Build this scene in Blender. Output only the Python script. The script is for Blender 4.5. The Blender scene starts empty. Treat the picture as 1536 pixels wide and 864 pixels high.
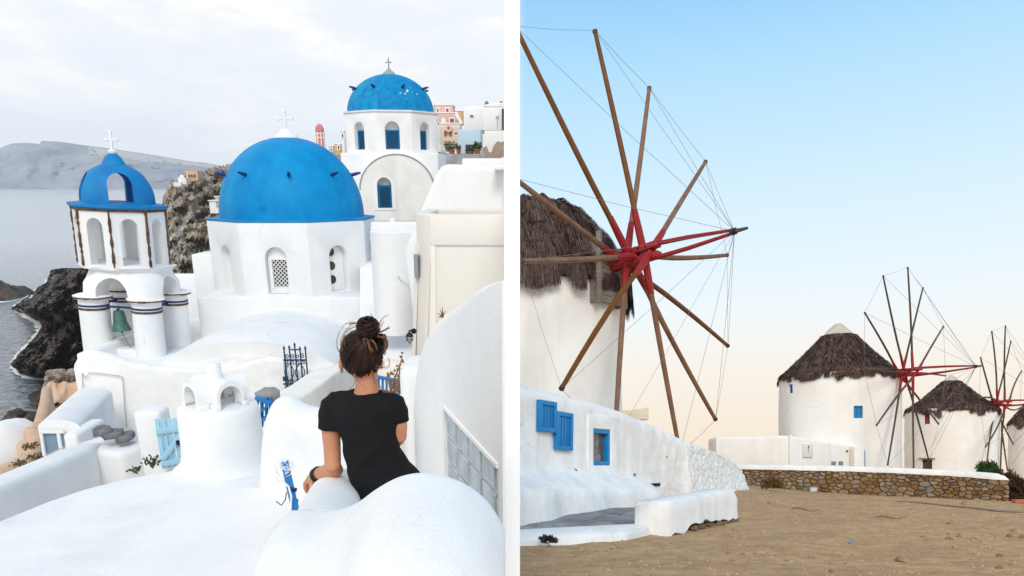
# Two places stand side by side here, as in the photograph (a pair of views of two
# islands): on the left a domed cliff village above the sea, on the right a row of
# thatched windmills.  An added white divider stands for the gap between them.  Each place
# is a rigid, undistorted set of objects with its own level ground; the village as a
# whole is set at an angle of VILLAGE_TILT to the windmill field.
import bpy, bmesh, math, random
from math import sin, cos, tan, atan, atan2, pi, radians as rad, sqrt, exp
from mathutils import Vector, Matrix, Euler, noise

random.seed(7)
scene = bpy.context.scene
COL = scene.collection

# ------------------------------------------------------------------ camera, world, sun
F, CX, CY = 1200.0, 768.0, 695.0          # focal length and optical centre, photo pixels
VILLAGE_TILT = atan(430 / F)
SPH, CPH = sin(VILLAGE_TILT), cos(VILLAGE_TILT)
RTILT = Matrix.Rotation(VILLAGE_TILT, 4, 'X')

cam_data = bpy.data.cameras.new('camera')
cam_data.sensor_fit = 'HORIZONTAL'
cam_data.sensor_width = 36.0
cam_data.lens = F / 1536 * 36.0
cam_data.shift_y = (CY - 432) / 1536
cam_data.clip_start, cam_data.clip_end = 0.05, 30000
cam = bpy.data.objects.new('camera', cam_data)
COL.objects.link(cam)
cam.rotation_euler = (rad(90), 0, 0)
scene.camera = cam

scene.view_settings.view_transform = 'Standard'
scene.view_settings.look = 'None'
scene.view_settings.exposure = 0.13
scene.view_settings.gamma = 1.0
scene.view_settings.use_curve_mapping = False

def lin(r, g, b):
    def c(v):
        v /= 255.0
        return v / 12.92 if v <= 0.04045 else ((v + 0.055) / 1.055) ** 2.4
    return (c(r), c(g), c(b), 1.0)

SUN_TO = Vector((0.05, -0.90, 0.42)).normalized()
SKY_GAIN = 0.97
world = bpy.data.worlds.new('World')
scene.world = world
world.use_nodes = True
nt = world.node_tree
nt.nodes.clear()
def wn(t, **kw):
    n = nt.nodes.new(t)
    for k, v in kw.items():
        setattr(n, k, v)
    return n
def wmath(op, a, b=None):
    n = wn('ShaderNodeMath', operation=op)
    for i, v in enumerate((a, b)):
        if v is None: continue
        if isinstance(v, (int, float)): n.inputs[i].default_value = v
        else: nt.links.new(v, n.inputs[i])
    return n.outputs[0]
def ramp(nodes, stops, fac, links):
    r = nodes.new('ShaderNodeValToRGB')
    els = r.color_ramp.elements
    while len(els) > 1: els.remove(els[-1])
    els[0].position, els[0].color = stops[0]
    for p, c in stops[1:]:
        e = els.new(p); e.color = c
    links.new(fac, r.inputs[0])
    return r.outputs[0]
def wmix(fac, a, b):
    m = wn('ShaderNodeMix', data_type='RGBA')
    for i, v in ((0, fac), (6, a), (7, b)):
        if isinstance(v, (int, float)): m.inputs[i].default_value = v
        elif isinstance(v, tuple): m.inputs[i].default_value = v
        else: nt.links.new(v, m.inputs[i])
    return m.outputs[2]
tc = wn('ShaderNodeTexCoord')
sep = wn('ShaderNodeSeparateXYZ'); nt.links.new(tc.outputs['Generated'], sep.inputs[0])
zr = sep.outputs['Z']
zl = wmath('SUBTRACT', wmath('MULTIPLY', sep.outputs['Z'], CPH), wmath('MULTIPLY', sep.outputs['Y'], SPH))
# clear evening sky over the windmills: peach low down, blue overhead
clear = ramp(nt.nodes, [(0.0, lin(240, 224, 206)), (0.045, lin(243, 230, 213)), (0.125, lin(243, 239, 231)), (0.18, lin(235, 243, 247)),
                        (0.30, lin(212, 236, 249)), (0.43, lin(178, 221, 248)), (0.5, lin(152, 205, 247)), (0.6, lin(140, 199, 246)), (0.9, lin(140, 195, 242))], zr, nt.links)
# high thin overcast over the village
mp = wn('ShaderNodeMapping'); mp.inputs['Scale'].default_value = (2.2, 2.2, 7.5)
nt.links.new(tc.outputs['Generated'], mp.inputs[0])
n1 = wn('ShaderNodeTexNoise'); n1.inputs['Scale'].default_value = 2.6; n1.inputs['Detail'].default_value = 7; n1.inputs['Roughness'].default_value = 0.58
nt.links.new(mp.outputs[0], n1.inputs['Vector'])
lift = wmath('ADD', n1.outputs['Fac'], wmath('MULTIPLY', zl, 0.95))
cloud = ramp(nt.nodes, [(0.36, lin(221, 229, 240)), (0.52, lin(227, 234, 242)), (0.62, lin(233, 237, 243)), (0.70, lin(242, 243, 244)), (0.80, lin(255, 253, 247))], lift, nt.links)
side = ramp(nt.nodes, [(0.488, (0, 0, 0, 1)), (0.514, (1, 1, 1, 1))], wmath('ADD', sep.outputs['X'], 0.5), nt.links)
cl_gain = wn('ShaderNodeVectorMath', operation='SCALE'); nt.links.new(cloud, cl_gain.inputs[0]); cl_gain.inputs['Scale'].default_value = 1.07
low = wmix(side, cl_gain.outputs[0], clear)
sky = wn('ShaderNodeTexSky', sky_type='NISHITA')
sky.sun_disc = False
sky.sun_elevation = math.asin(SUN_TO.z)
sky.sun_rotation = atan2(SUN_TO.x, SUN_TO.y)
sky.air_density, sky.dust_density = 1.0, 2.0
bg_low = wn('ShaderNodeBackground'); bg_low.inputs[1].default_value = SKY_GAIN
nt.links.new(low, bg_low.inputs[0])
bg_sky = wn('ShaderNodeBackground'); bg_sky.inputs[1].default_value = 0.12
nt.links.new(sky.outputs[0], bg_sky.inputs[0])
mixw = wn('ShaderNodeMixShader')
fade = ramp(nt.nodes, [(0.6, (0, 0, 0, 1)), (0.98, (.5, .5, .5, 1))], zr, nt.links)
nt.links.new(fade, mixw.inputs[0])
nt.links.new(bg_low.outputs[0], mixw.inputs[1])
nt.links.new(bg_sky.outputs[0], mixw.inputs[2])
wout = wn('ShaderNodeOutputWorld')
nt.links.new(mixw.outputs[0], wout.inputs[0])

sun_data = bpy.data.lights.new('sun', 'SUN')
sun_data.energy = 1.55
sun_data.angle = rad(22)
sun_data.color = (1.0, 0.955, 0.89)
sun = bpy.data.objects.new('sun', sun_data)
COL.objects.link(sun)
sun.rotation_euler = SUN_TO.to_track_quat('Z', 'Y').to_euler()

scene.cycles.max_bounces = 8
scene.cycles.diffuse_bounces = 4
scene.cycles.volume_bounces = 1
scene.cycles.use_denoising = True

# ------------------------------------------------------------------ coordinates
def P(px, py, d):
    """point of the village at distance d, seen at photo pixel (px, py)"""
    x, z = (px - CX) / F, (CY - py) / F
    yl, zl_ = CPH + z * SPH, -SPH + z * CPH
    t = d / yl
    return Vector((x * t, d, zl_ * t))
def PZ(px, py, h):
    """point of the village at height h, seen at photo pixel"""
    x, z = (px - CX) / F, (CY - py) / F
    yl, zl_ = CPH + z * SPH, -SPH + z * CPH
    t = h / zl_
    return Vector((x * t, yl * t, h))
def Q(px, py, d):
    """point of the windmill field at distance d"""
    return Vector(((px - CX) / F * d, d, (CY - py) / F * d))
def sstep(a, b, x):
    t = max(0.0, min(1.0, (x - a) / (b - a)))
    return t * t * (3 - 2 * t)
def lerp(a, b, t): return a + (b - a) * t
def interp(pts, x):
    if x <= pts[0][0]: return pts[0][1]
    for (x0, y0), (x1, y1) in zip(pts, pts[1:]):
        if x <= x1: return lerp(y0, y1, (x - x0) / (x1 - x0))
    return pts[-1][1]
def smooth_interp(pts, x):
    """Catmull-Rom through (x, y) points"""
    if x <= pts[0][0]: return pts[0][1]
    if x >= pts[-1][0]: return pts[-1][1]
    for i in range(len(pts) - 1):
        if x <= pts[i + 1][0]:
            x0, y0 = pts[i]; x1, y1 = pts[i + 1]
            t = (x - x0) / (x1 - x0)
            m0 = (y1 - pts[i - 1][1]) / (x1 - pts[i - 1][0]) if i > 0 else (y1 - y0) / (x1 - x0)
            m1 = (pts[i + 2][1] - y0) / (pts[i + 2][0] - x0) if i + 2 < len(pts) else (y1 - y0) / (x1 - x0)
            h = x1 - x0
            return ((2*t**3 - 3*t**2 + 1) * y0 + (t**3 - 2*t**2 + t) * h * m0 + (-2*t**3 + 3*t**2) * y1 + (t**3 - t**2) * h * m1)
def fbm(v, o=5, h=0.9, l=2.1):
    return noise.fractal(Vector(v), h, l, o)

# ------------------------------------------------------------------ materials
MATS = {}
def mat(name, c1, c2=None, rough=0.85, scale=3.0, detail=6, lo=0.35, hi=0.7, bump=0.15, bscale=8.0, bdist=0.02, fine=0.0, fscale=80, metal=0.0,
        rnd=0.0, spots=None, spec=0.3, stretch=None, attr=None, coat=0.0, streak=None, cracks=None):
    if name in MATS: return MATS[name]
    m = bpy.data.materials.new(name); m.use_nodes = True
    t = m.node_tree; N, Lk = t.nodes, t.links
    b = N['Principled BSDF']
    b.inputs['Roughness'].default_value = rough
    b.inputs['Metallic'].default_value = metal
    b.inputs['Specular IOR Level'].default_value = spec
    b.inputs['Coat Weight'].default_value = coat
    co = N.new('ShaderNodeTexCoord')
    vec = co.outputs['Object']
    if stretch:
        mpn = N.new('ShaderNodeMapping'); mpn.inputs['Scale'].default_value = stretch
        Lk.new(vec, mpn.inputs[0]); vec = mpn.outputs[0]
    c1 = tuple(c1[:3]) + (1,); c2 = tuple((c2 or c1)[:3]) + (1,)
    nz = N.new('ShaderNodeTexNoise'); nz.inputs['Scale'].default_value = scale; nz.inputs['Detail'].default_value = detail
    nz.inputs['Roughness'].default_value = 0.6
    Lk.new(vec, nz.inputs['Vector'])
    col = ramp(N, [(lo, c1), (hi, c2)], nz.outputs['Fac'], Lk)
    if spots:                                           # (colour, scale, threshold)
        sc, ss, st = spots
        n2 = N.new('ShaderNodeTexNoise'); n2.inputs['Scale'].default_value = ss; n2.inputs['Detail'].default_value = 8; n2.inputs['Roughness'].default_value = 0.65
        Lk.new(vec, n2.inputs['Vector'])
        f = ramp(N, [(st, (0, 0, 0, 1)), (st + 0.05, (1, 1, 1, 1))], n2.outputs['Fac'], Lk)
        mx = N.new('ShaderNodeMix'); mx.data_type = 'RGBA'
        Lk.new(f, mx.inputs[0]); Lk.new(col, mx.inputs[6]); mx.inputs[7].default_value = tuple(sc[:3]) + (1,)
        col = mx.outputs[2]
    if streak:                                          # rain streaks: (colour, amount, scale)
        sc, am, ss = streak
        ms = N.new('ShaderNodeMapping'); ms.inputs['Scale'].default_value = (ss, ss, ss * .09); Lk.new(vec, ms.inputs[0])
        n3 = N.new('ShaderNodeTexNoise'); n3.inputs['Scale'].default_value = 1.0; n3.inputs['Detail'].default_value = 7; n3.inputs['Roughness'].default_value = .62
        Lk.new(ms.outputs[0], n3.inputs['Vector'])
        f = ramp(N, [(.47, (0, 0, 0, 1)), (.74, (am, am, am, 1))], n3.outputs['Fac'], Lk)
        mx = N.new('ShaderNodeMix'); mx.data_type = 'RGBA'
        Lk.new(f, mx.inputs[0]); Lk.new(col, mx.inputs[6]); mx.inputs[7].default_value = tuple(sc[:3]) + (1,)
        col = mx.outputs[2]
    if cracks:                                          # hairline cracks: (colour, scale, width)
        sc, cs, cw = cracks
        nw = N.new('ShaderNodeTexNoise'); nw.inputs['Scale'].default_value = cs * 2.2; nw.inputs['Detail'].default_value = 4
        Lk.new(vec, nw.inputs['Vector'])
        vm = N.new('ShaderNodeVectorMath'); vm.operation = 'MULTIPLY_ADD'; vm.inputs[1].default_value = (.35 / cs,) * 3
        Lk.new(nw.outputs['Color'], vm.inputs[0]); Lk.new(vec, vm.inputs[2])
        vo = N.new('ShaderNodeTexVoronoi'); vo.feature = 'DISTANCE_TO_EDGE'; vo.inputs['Scale'].default_value = cs
        Lk.new(vm.outputs[0], vo.inputs['Vector'])
        f1 = ramp(N, [(0.0, (1, 1, 1, 1)), (cw, (0, 0, 0, 1))], vo.outputs['Distance'], Lk)
        nm = N.new('ShaderNodeTexNoise'); nm.inputs['Scale'].default_value = cs * .9; nm.inputs['Detail'].default_value = 3
        Lk.new(vec, nm.inputs['Vector'])
        f2 = ramp(N, [(.54, (0, 0, 0, 1)), (.66, (.8, .8, .8, 1))], nm.outputs['Fac'], Lk)
        mm = N.new('ShaderNodeMath'); mm.operation = 'MULTIPLY'; Lk.new(f1, mm.inputs[0]); Lk.new(f2, mm.inputs[1])
        mx = N.new('ShaderNodeMix'); mx.data_type = 'RGBA'
        Lk.new(mm.outputs[0], mx.inputs[0]); Lk.new(col, mx.inputs[6]); mx.inputs[7].default_value = tuple(sc[:3]) + (1,)
        col = mx.outputs[2]
    if rnd or attr:
        hs = N.new('ShaderNodeHueSaturation')
        if attr:
            at = N.new('ShaderNodeAttribute'); at.attribute_name = attr; src = at.outputs['Fac']
        else:
            oi = N.new('ShaderNodeObjectInfo'); src = oi.outputs['Random']
        mr = N.new('ShaderNodeMapRange'); mr.inputs[3].default_value = 1 - rnd; mr.inputs[4].default_value = 1 + rnd
        Lk.new(src, mr.inputs[0]); Lk.new(mr.outputs[0], hs.inputs['Value'])
        mr2 = N.new('ShaderNodeMapRange'); mr2.inputs[3].default_value = 1.25; mr2.inputs[4].default_value = 0.75
        Lk.new(src, mr2.inputs[0]); Lk.new(mr2.outputs[0], hs.inputs['Saturation'])
        Lk.new(col, hs.inputs['Color']); col = hs.outputs[0]
    Lk.new(col, b.inputs['Base Color'])
    if bump or fine:
        nb = N.new('ShaderNodeTexNoise'); nb.inputs['Scale'].default_value = bscale; nb.inputs['Detail'].default_value = 6
        Lk.new(vec, nb.inputs['Vector'])
        bp = N.new('ShaderNodeBump'); bp.inputs['Strength'].default_value = bump; bp.inputs['Distance'].default_value = bdist
        Lk.new(nb.outputs['Fac'], bp.inputs['Height'])
        out = bp.outputs[0]
        if fine:
            nf = N.new('ShaderNodeTexNoise'); nf.inputs['Scale'].default_value = fscale; nf.inputs['Detail'].default_value = 3
            Lk.new(vec, nf.inputs['Vector'])
            b2 = N.new('ShaderNodeBump'); b2.inputs['Strength'].default_value = fine; b2.inputs['Distance'].default_value = bdist * 0.25
            Lk.new(nf.outputs['Fac'], b2.inputs['Height']); Lk.new(out, b2.inputs['Normal']); out = b2.outputs[0]
        Lk.new(out, b.inputs['Normal'])
    MATS[name] = m
    return m

WHITE = mat('whitewash', (.84, .845, .85), (.76, .77, .785), 0.9, 0.9, 7, .38, .68, .30, 2.0, .05, .25, 45, spots=((.68, .67, .65), 1.7, .74), streak=((.64, .63, .60), .20, 1.3), cracks=((.50, .49, .48), .7, .005))
WHITE2 = mat('old_whitewash', (.84, .835, .82), (.74, .735, .72), 0.92, 2.2, 8, .42, .72, .4, 7, .03, .3, 70, spots=((.55, .52, .47), 3.1, .72))
WHITEN = mat('near_whitewash', (.83, .84, .845), (.70, .715, .735), 0.9, 1.9, 12, .42, .78, .28, 2.2, .04, .38, 85, spots=((.66, .66, .67), 13, .70), cracks=((.68, .685, .69), 1.6, .005))
HOUSEW = mat('house_whitewash', (.90, .885, .865), (.80, .785, .765), 0.9, 2.0, 9, .40, .72, .55, 6, .035, .5, 50, spots=((.64, .60, .55), 3.4, .70), streak=((.62, .58, .53), .4, 1.6), cracks=((.42, .39, .36), .8, .008))
STUCCO = mat('grey_stucco', (.82, .81, .78), (.72, .705, .675), 0.95, 1.8, 8, .35, .7, .5, 14, .02, .3, 90, spots=((.55, .53, .50), 2.4, .70), streak=((.55, .53, .50), .4, 2.5))
BEIGE = mat('cream_plaster', (.79, .75, .685), (.74, .70, .64), 0.9, .8, 6, .35, .7, .2, 5, .02, .1, 60)
PLASTER_W = mat('mill_plaster', (.90, .87, .825), (.83, .79, .74), 0.92, .5, 8, .35, .7, .5, 1.2, .10, .3, 30, spots=((.62, .57, .52), 1.1, .72), streak=((.60, .55, .50), .38, .9), cracks=((.50, .46, .42), .3, .006))
DOMEB = mat('dome_blue', (.0005, .20, .50), (.001, .275, .59), 0.55, 1.4, 9, .35, .68, .12, 10, .02, .05, 70, spots=((.001, .16, .43), 2.6, .62), spec=.15, streak=((.004, .33, .62), .65, 2.4), cracks=((.001, .12, .33), .55, .008))
DOMEB2 = mat('peeling_dome_blue', (.001, .18, .46), (.004, .27, .54), 0.6, 3.0, 10, .35, .66, .25, 12, .02, spots=((.002, .15, .38), 4.2, .57), spec=.15, streak=((.01, .36, .58), .6, 3))
SPIKE = mat('spike_blue', (.004, .03, .16), (.006, .05, .22), .5)
CAPB = mat('tower_cap_blue', (.001, .16, .44), (.002, .22, .52), .6, 2.5, 8, .35, .7, .15, 9, .02, spec=.35)
TEAL = mat('shutter_teal', (.005, .13, .30), (.01, .19, .38), .55, 6)
PBLUE = mat('shutter_blue', (.006, .185, .48), (.012, .25, .57), .5, 5, bump=.1, bscale=20)
GBLUE = mat('gate_blue', (.012, .15, .43), (.015, .20, .50), .5, 6)
LBLUE = mat('pale_gate_blue', (.30, .57, .74), (.36, .62, .78), .6, 6)
NAVY = mat('navy_stripe', (.01, .03, .12), (.015, .05, .17), .6)
IRON = mat('blue_iron', (.005, .035, .085), (.01, .055, .12), .5)
BLACK = mat('black_metal', (.012, .012, .014), None, .45)
DARK = mat('dark_opening', (.012, .012, .014), None, .7)
RUST = mat('crumbled_edge', (.07, .032, .024), (.17, .105, .07), .95, 7, 6, .35, .65, .6, 20, .03)
BRONZE = mat('bell_patina', (.05, .12, .11), (.10, .22, .19), .55, 9, 5, metal=.4)
PINK = mat('pink_plaster', (.66, .40, .36), (.72, .47, .42), .9, 1.0)
ROSE = mat('rose_plaster', (.55, .21, .20), (.6, .26, .24), .9, 1.0)
OCHRE = mat('ochre_plaster', (.62, .42, .20), (.58, .38, .20), .9, 1.0)
SALMON = mat('salmon_plaster', (.72, .55, .44), (.66, .50, .40), .9, 1.0)
PALEB = mat('pale_blue_plaster', (.50, .64, .76), (.46, .60, .73), .9, 1.0)
TAN = mat('tan_plaster', (.66, .46, .33), (.52, .36, .25), .95, .4, 8, .35, .7, .4, 3, .06)
TERRA = mat('terracotta', (.38, .13, .07), (.30, .10, .05), .8)
CANVAS = mat('cream_canvas', (.70, .67, .60), (.58, .56, .52), .9, 5)
SLATE = mat('dark_slate', (.085, .09, .10), (.25, .26, .275), .8, 6, 8, .35, .7, .6, 12, .03)
GREYW = mat('grey_mortar', (.40, .41, .42), (.26, .27, .28), .95, 2.0, 9, .35, .65, .6, 8, .05)
LEAF = mat('leaf_green', (.035, .075, .02), (.06, .11, .03), .6, 4, rnd=.3)
DRYTWIG = mat('dry_twig', (.16, .10, .07), (.24, .16, .11), .9, 20)
PIPE = mat('grey_cable', (.45, .46, .47), None, .6)
WCABLE = mat('white_cable', (.78, .79, .80), None, .45)
GLASSP = mat('window_pane', (.03, .035, .04), (.06, .065, .07), .12, 2, spec=.6)
WOODG = mat('weathered_wood', (.17, .14, .12), (.30, .26, .22), .9, 3, 8, .35, .65, .5, 14, .02, stretch=(1, 1, 6))
POLE = mat('varnished_pole', (.13, .052, .017), (.215, .092, .032), .55, 2.0, 8, .32, .7, .25, 6, .02, rnd=.25)
POLED = mat('dark_pole', (.06, .04, .032), (.12, .08, .06), .7, 2.0, 8, .32, .7, .25, 6, .02, rnd=.2)
RED = mat('red_paint', (.25, .011, .014), (.33, .022, .022), .5, 3, 7, .35, .7, .2, 9, .02, spots=((.20, .02, .02), 5, .66))
WIRE = mat('steel_wire', (.16, .15, .15), None, .6)
REDF = mat('red_window', (.20, .03, .025), (.26, .05, .04), .6)
CAPCLOTH = mat('cream_mortar', (.62, .56, .47), (.52, .46, .38), .95, 2, 8)
HAIR = mat('brown_hair', (.013, .0062, .0042), (.032, .0155, .009), .42, 12, rnd=.5, attr='shade', spec=.14)
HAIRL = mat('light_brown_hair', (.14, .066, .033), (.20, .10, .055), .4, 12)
SKIN = mat('skin', (.50, .215, .112), (.57, .265, .15), .5, 14, 5, .35, .7, .08, 60, .003, spec=.4)
CLOTH = mat('black_cotton', (.0045, .0045, .006), (.0075, .0075, .0095), .85, 9, 6, .35, .7, .25, 60, .003, .3, 500, spec=.25)
BANGLE = mat('black_cord', (.012, .012, .013), None, .5)
SILVER = mat('silver_bead', (.5, .5, .52), None, .3, metal=.9)

# ------------------------------------------------------------------ mesh builder
class MB:
    def __init__(s): s.v, s.f = [], []
    def add(s, vs, fs):
        b = len(s.v)
        s.v += [Vector(p) for p in vs]
        s.f += [tuple(i + b for i in q) for q in fs]
        return s
    def box(s, x0, x1, y0, y1, z0, z1):
        return s.add([(x0, y0, z0), (x1, y0, z0), (x1, y1, z0), (x0, y1, z0), (x0, y0, z1), (x1, y0, z1), (x1, y1, z1), (x0, y1, z1)],
                     [(0, 3, 2, 1), (4, 5, 6, 7), (0, 1, 5, 4), (1, 2, 6, 5), (2, 3, 7, 6), (3, 0, 4, 7)])
    def bar(s, a, b, w, h=None, up=(0, 0, 1)):
        """square bar from a to b"""
        h = h or w
        a, b = Vector(a), Vector(b)
        d = (b - a).normalized(); u = Vector(up)
        r = d.cross(u)
        if r.length < 1e-4: r = d.cross(Vector((0, 1, 0)))
        r.normalize(); u = r.cross(d)
        c = [(-w/2, -h/2), (w/2, -h/2), (w/2, h/2), (-w/2, h/2)]
        vs = [a + r*x + u*y for x, y in c] + [b + r*x + u*y for x, y in c]
        return s.add(vs, [(3, 2, 1, 0), (4, 5, 6, 7), (0, 1, 5, 4), (1, 2, 6, 5), (2, 3, 7, 6), (3, 0, 4, 7)])
    def loft(s, rings, closed=True, cap=True):
        n = len(rings[0]); b = len(s.v)
        for r in rings: s.v += [Vector(p) for p in r]
        for i in range(len(rings) - 1):
            for j in range(n if closed else n - 1):
                k = (j + 1) % n
                s.f.append((b + i*n + j, b + i*n + k, b + (i+1)*n + k, b + (i+1)*n + j))
        if cap and closed:
            s.f.append(tuple(b + j for j in reversed(range(n))))
            s.f.append(tuple(b + (len(rings)-1)*n + j for j in range(n)))
        return s
    def prism(s, poly, y0, y1):
        """polygon of (x, z), counter-clockwise seen from -y, extruded along y"""
        return s.loft([[(x, y0, z) for x, z in poly], [(x, y1, z) for x, z in poly]])
    def prismz(s, poly, z0, z1):
        return s.loft([[(x, y, z0) for x, y in poly], [(x, y, z1) for x, y in poly]])
    def lathe(s, prof, c=(0, 0, 0), n=32, off=0.0, cap=True):
        c = Vector(c)
        return s.loft([[c + Vector((r*sin(off + 2*pi*j/n), -r*cos(off + 2*pi*j/n), z)) for j in range(n)] for r, z in prof], True, cap)
    def tube(s, pts, rad_, n=8, cap=True):
        pts = [Vector(p) for p in pts]
        if not isinstance(rad_, (list, tuple)): rad_ = [rad_] * len(pts)
        rings = []; ref = None
        for i, p in enumerate(pts):
            d = (pts[min(i+1, len(pts)-1)] - pts[max(i-1, 0)])
            if d.length < 1e-9: d = Vector((0, 0, 1))
            d.normalize()
            if ref is None:
                ref = d.orthogonal().normalized()
            ref = (ref - d * ref.dot(d))
            if ref.length < 1e-6: ref = d.orthogonal()
            ref.normalize()
            o = d.cross(ref)
            rings.append([p + (ref*cos(2*pi*j/n) + o*sin(2*pi*j/n)) * rad_[i] for j in range(n)])
        return s.loft(rings, True, cap)
    def ball(s, c, r, n=16, m=10):
        c = Vector(c); r = Vector((r, r, r)) if isinstance(r, (int, float)) else Vector(r)
        rings = []
        for i in range(m + 1):
            a = -pi/2 + pi * i / m
            a = max(-pi/2 + .02, min(pi/2 - .02, a))
            rings.append([c + Vector((r.x*cos(a)*cos(2*pi*j/n), r.y*cos(a)*sin(2*pi*j/n), r.z*sin(a))) for j in range(n)])
        return s.loft(rings)
    def torus(s, c, R, r, axis=(0, 0, 1), n=28, m=8):
        q = Vector((0, 0, 1)).rotation_difference(Vector(axis).normalized())
        c = Vector(c); b = len(s.v)
        for i in range(n):
            for j in range(m):
                a, e = 2*pi*i/n, 2*pi*j/m
                s.v.append(c + q @ Vector(((R + r*cos(e))*cos(a), (R + r*cos(e))*sin(a), r*sin(e))))
        for i in range(n):
            for j in range(m):
                s.f.append((b+i*m+j, b+((i+1) % n)*m+j, b+((i+1) % n)*m+(j+1) % m, b+i*m+(j+1) % m))
        return s
    def grid(s, nu, nv, fn):
        b = len(s.v)
        for i in range(nu + 1):
            for j in range(nv + 1): s.v.append(Vector(fn(i / nu, j / nv)))
        for i in range(nu):
            for j in range(nv):
                a = b + i*(nv+1) + j
                s.f.append((a, a + nv + 1, a + nv + 2, a + 1))
        return s
    def xf(s, m, start=0):
        for i in range(start, len(s.v)): s.v[i] = m @ s.v[i]
        return s
    def build(s, name, material, parent=None, smooth=0, bevel=0, seg=2, remesh=0, resmooth=0, sub=0, origin=None, fix=True, jitter=0):
        root = parent
        while root is not None and root.parent is not None: root = root.parent
        o_loc = Vector(root.location) if root is not None else (Vector(origin) if origin is not None else None)
        if o_loc is None:
            lo = [min(v[i] for v in s.v) for i in range(3)]; hi = [max(v[i] for v in s.v) for i in range(3)]
            o_loc = Vector(((lo[0]+hi[0])/2, (lo[1]+hi[1])/2, lo[2]))
        me = bpy.data.meshes.new(name)
        vs = [v - o_loc for v in s.v]
        if jitter: vs = [v + Vector((random.uniform(-jitter, jitter), random.uniform(-jitter, jitter), random.uniform(-jitter, jitter))) for v in vs]
        me.from_pydata(vs, [], s.f)
        if fix:
            bm = bmesh.new(); bm.from_mesh(me)
            bmesh.ops.recalc_face_normals(bm, faces=bm.faces)
            bm.to_mesh(me); bm.free()
        me.materials.append(material)
        o = bpy.data.objects.new(name, me)
        COL.objects.link(o)
        if parent is not None: o.parent = parent
        else: o.location = o_loc
        if remesh:
            m = o.modifiers.new('remesh', 'REMESH'); m.mode = 'VOXEL'; m.voxel_size = remesh; m.use_smooth_shade = True
            if resmooth:
                m = o.modifiers.new('soft', 'SMOOTH'); m.factor = .6; m.iterations = resmooth
        if bevel:
            m = o.modifiers.new('bevel', 'BEVEL'); m.width = bevel; m.segments = seg; m.limit_method = 'ANGLE'; m.angle_limit = rad(35)
            m.harden_normals = False
            if not smooth: smooth = 50
        if sub:
            m = o.modifiers.new('sub', 'SUBSURF'); m.levels = sub; m.render_levels = sub
        if smooth:
            me.polygons.foreach_set('use_smooth', [True] * len(me.polygons))
            if smooth < 180 and not bevel and not remesh: me.set_sharp_from_angle(angle=rad(smooth))
        return o

def cut(o, *cutters):
    """subtract closed builders (absolute coordinates) from a freshly built object"""
    root = o
    while root.parent is not None: root = root.parent
    loc = Vector(root.location)
    temps = []
    keep = [(m.type, m) for m in o.modifiers]
    for m in o.modifiers: m.show_viewport = False
    for c in cutters:
        me = bpy.data.meshes.new('cutter'); me.from_pydata([v - loc for v in c.v], [], c.f)
        bm = bmesh.new(); bm.from_mesh(me); bmesh.ops.recalc_face_normals(bm, faces=bm.faces); bm.to_mesh(me); bm.free()
        t = bpy.data.objects.new('cutter', me); COL.objects.link(t)
        if o.parent is None: t.location = loc
        else: t.parent = root
        temps.append(t)
        md = o.modifiers.new('cut', 'BOOLEAN'); md.operation = 'DIFFERENCE'; md.object = t; md.solver = 'EXACT'
    bpy.context.view_layer.update()
    dg = bpy.context.evaluated_depsgraph_get()
    new = bpy.data.meshes.new_from_object(o.evaluated_get(dg))
    for md in [m for m in o.modifiers if m.type == 'BOOLEAN']: o.modifiers.remove(md)
    for m in o.modifiers: m.show_viewport = True
    old = o.data; nm = old.name; o.data = new; bpy.data.meshes.remove(old); new.name = nm
    for t in temps:
        me = t.data; bpy.data.objects.remove(t); bpy.data.meshes.remove(me)
    return o

def arch_poly(w, h, n=10, x=0, z=0):
    """arched opening outline, foot centre at (x, z)"""
    r = w / 2
    return [(x - r, z), (x + r, z)] + [(x + r*cos(pi*i/n), z + h - r + r*sin(pi*i/n)) for i in range(n + 1)]

TOP = []            # (object, side)
def tag(o, label, cat, group=None, side='L', kind=None):
    if kind: o['kind'] = kind
    if label: o['label'] = label
    if cat: o['category'] = cat
    if group: o['group'] = group
    TOP.append((o, side))
    return o
def thing(name, loc, label, cat, group=None, side='L'):
    o = bpy.data.objects.new(name, None)
    o.empty_display_size = .2
    COL.objects.link(o)
    o.location = loc
    return tag(o, label, cat, group, side)
def setting(o, side='L', kind='structure', label=None):
    o['kind'] = kind
    if label: o['label'] = label
    TOP.append((o, side))
    return o
def rotz(a, c=(0, 0, 0)):
    c = Vector(c)
    return Matrix.Translation(c) @ Matrix.Rotation(a, 4, 'Z') @ Matrix.Translation(-c)
# ================================================================== THE VILLAGE (left)
SEA = -60.0
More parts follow.
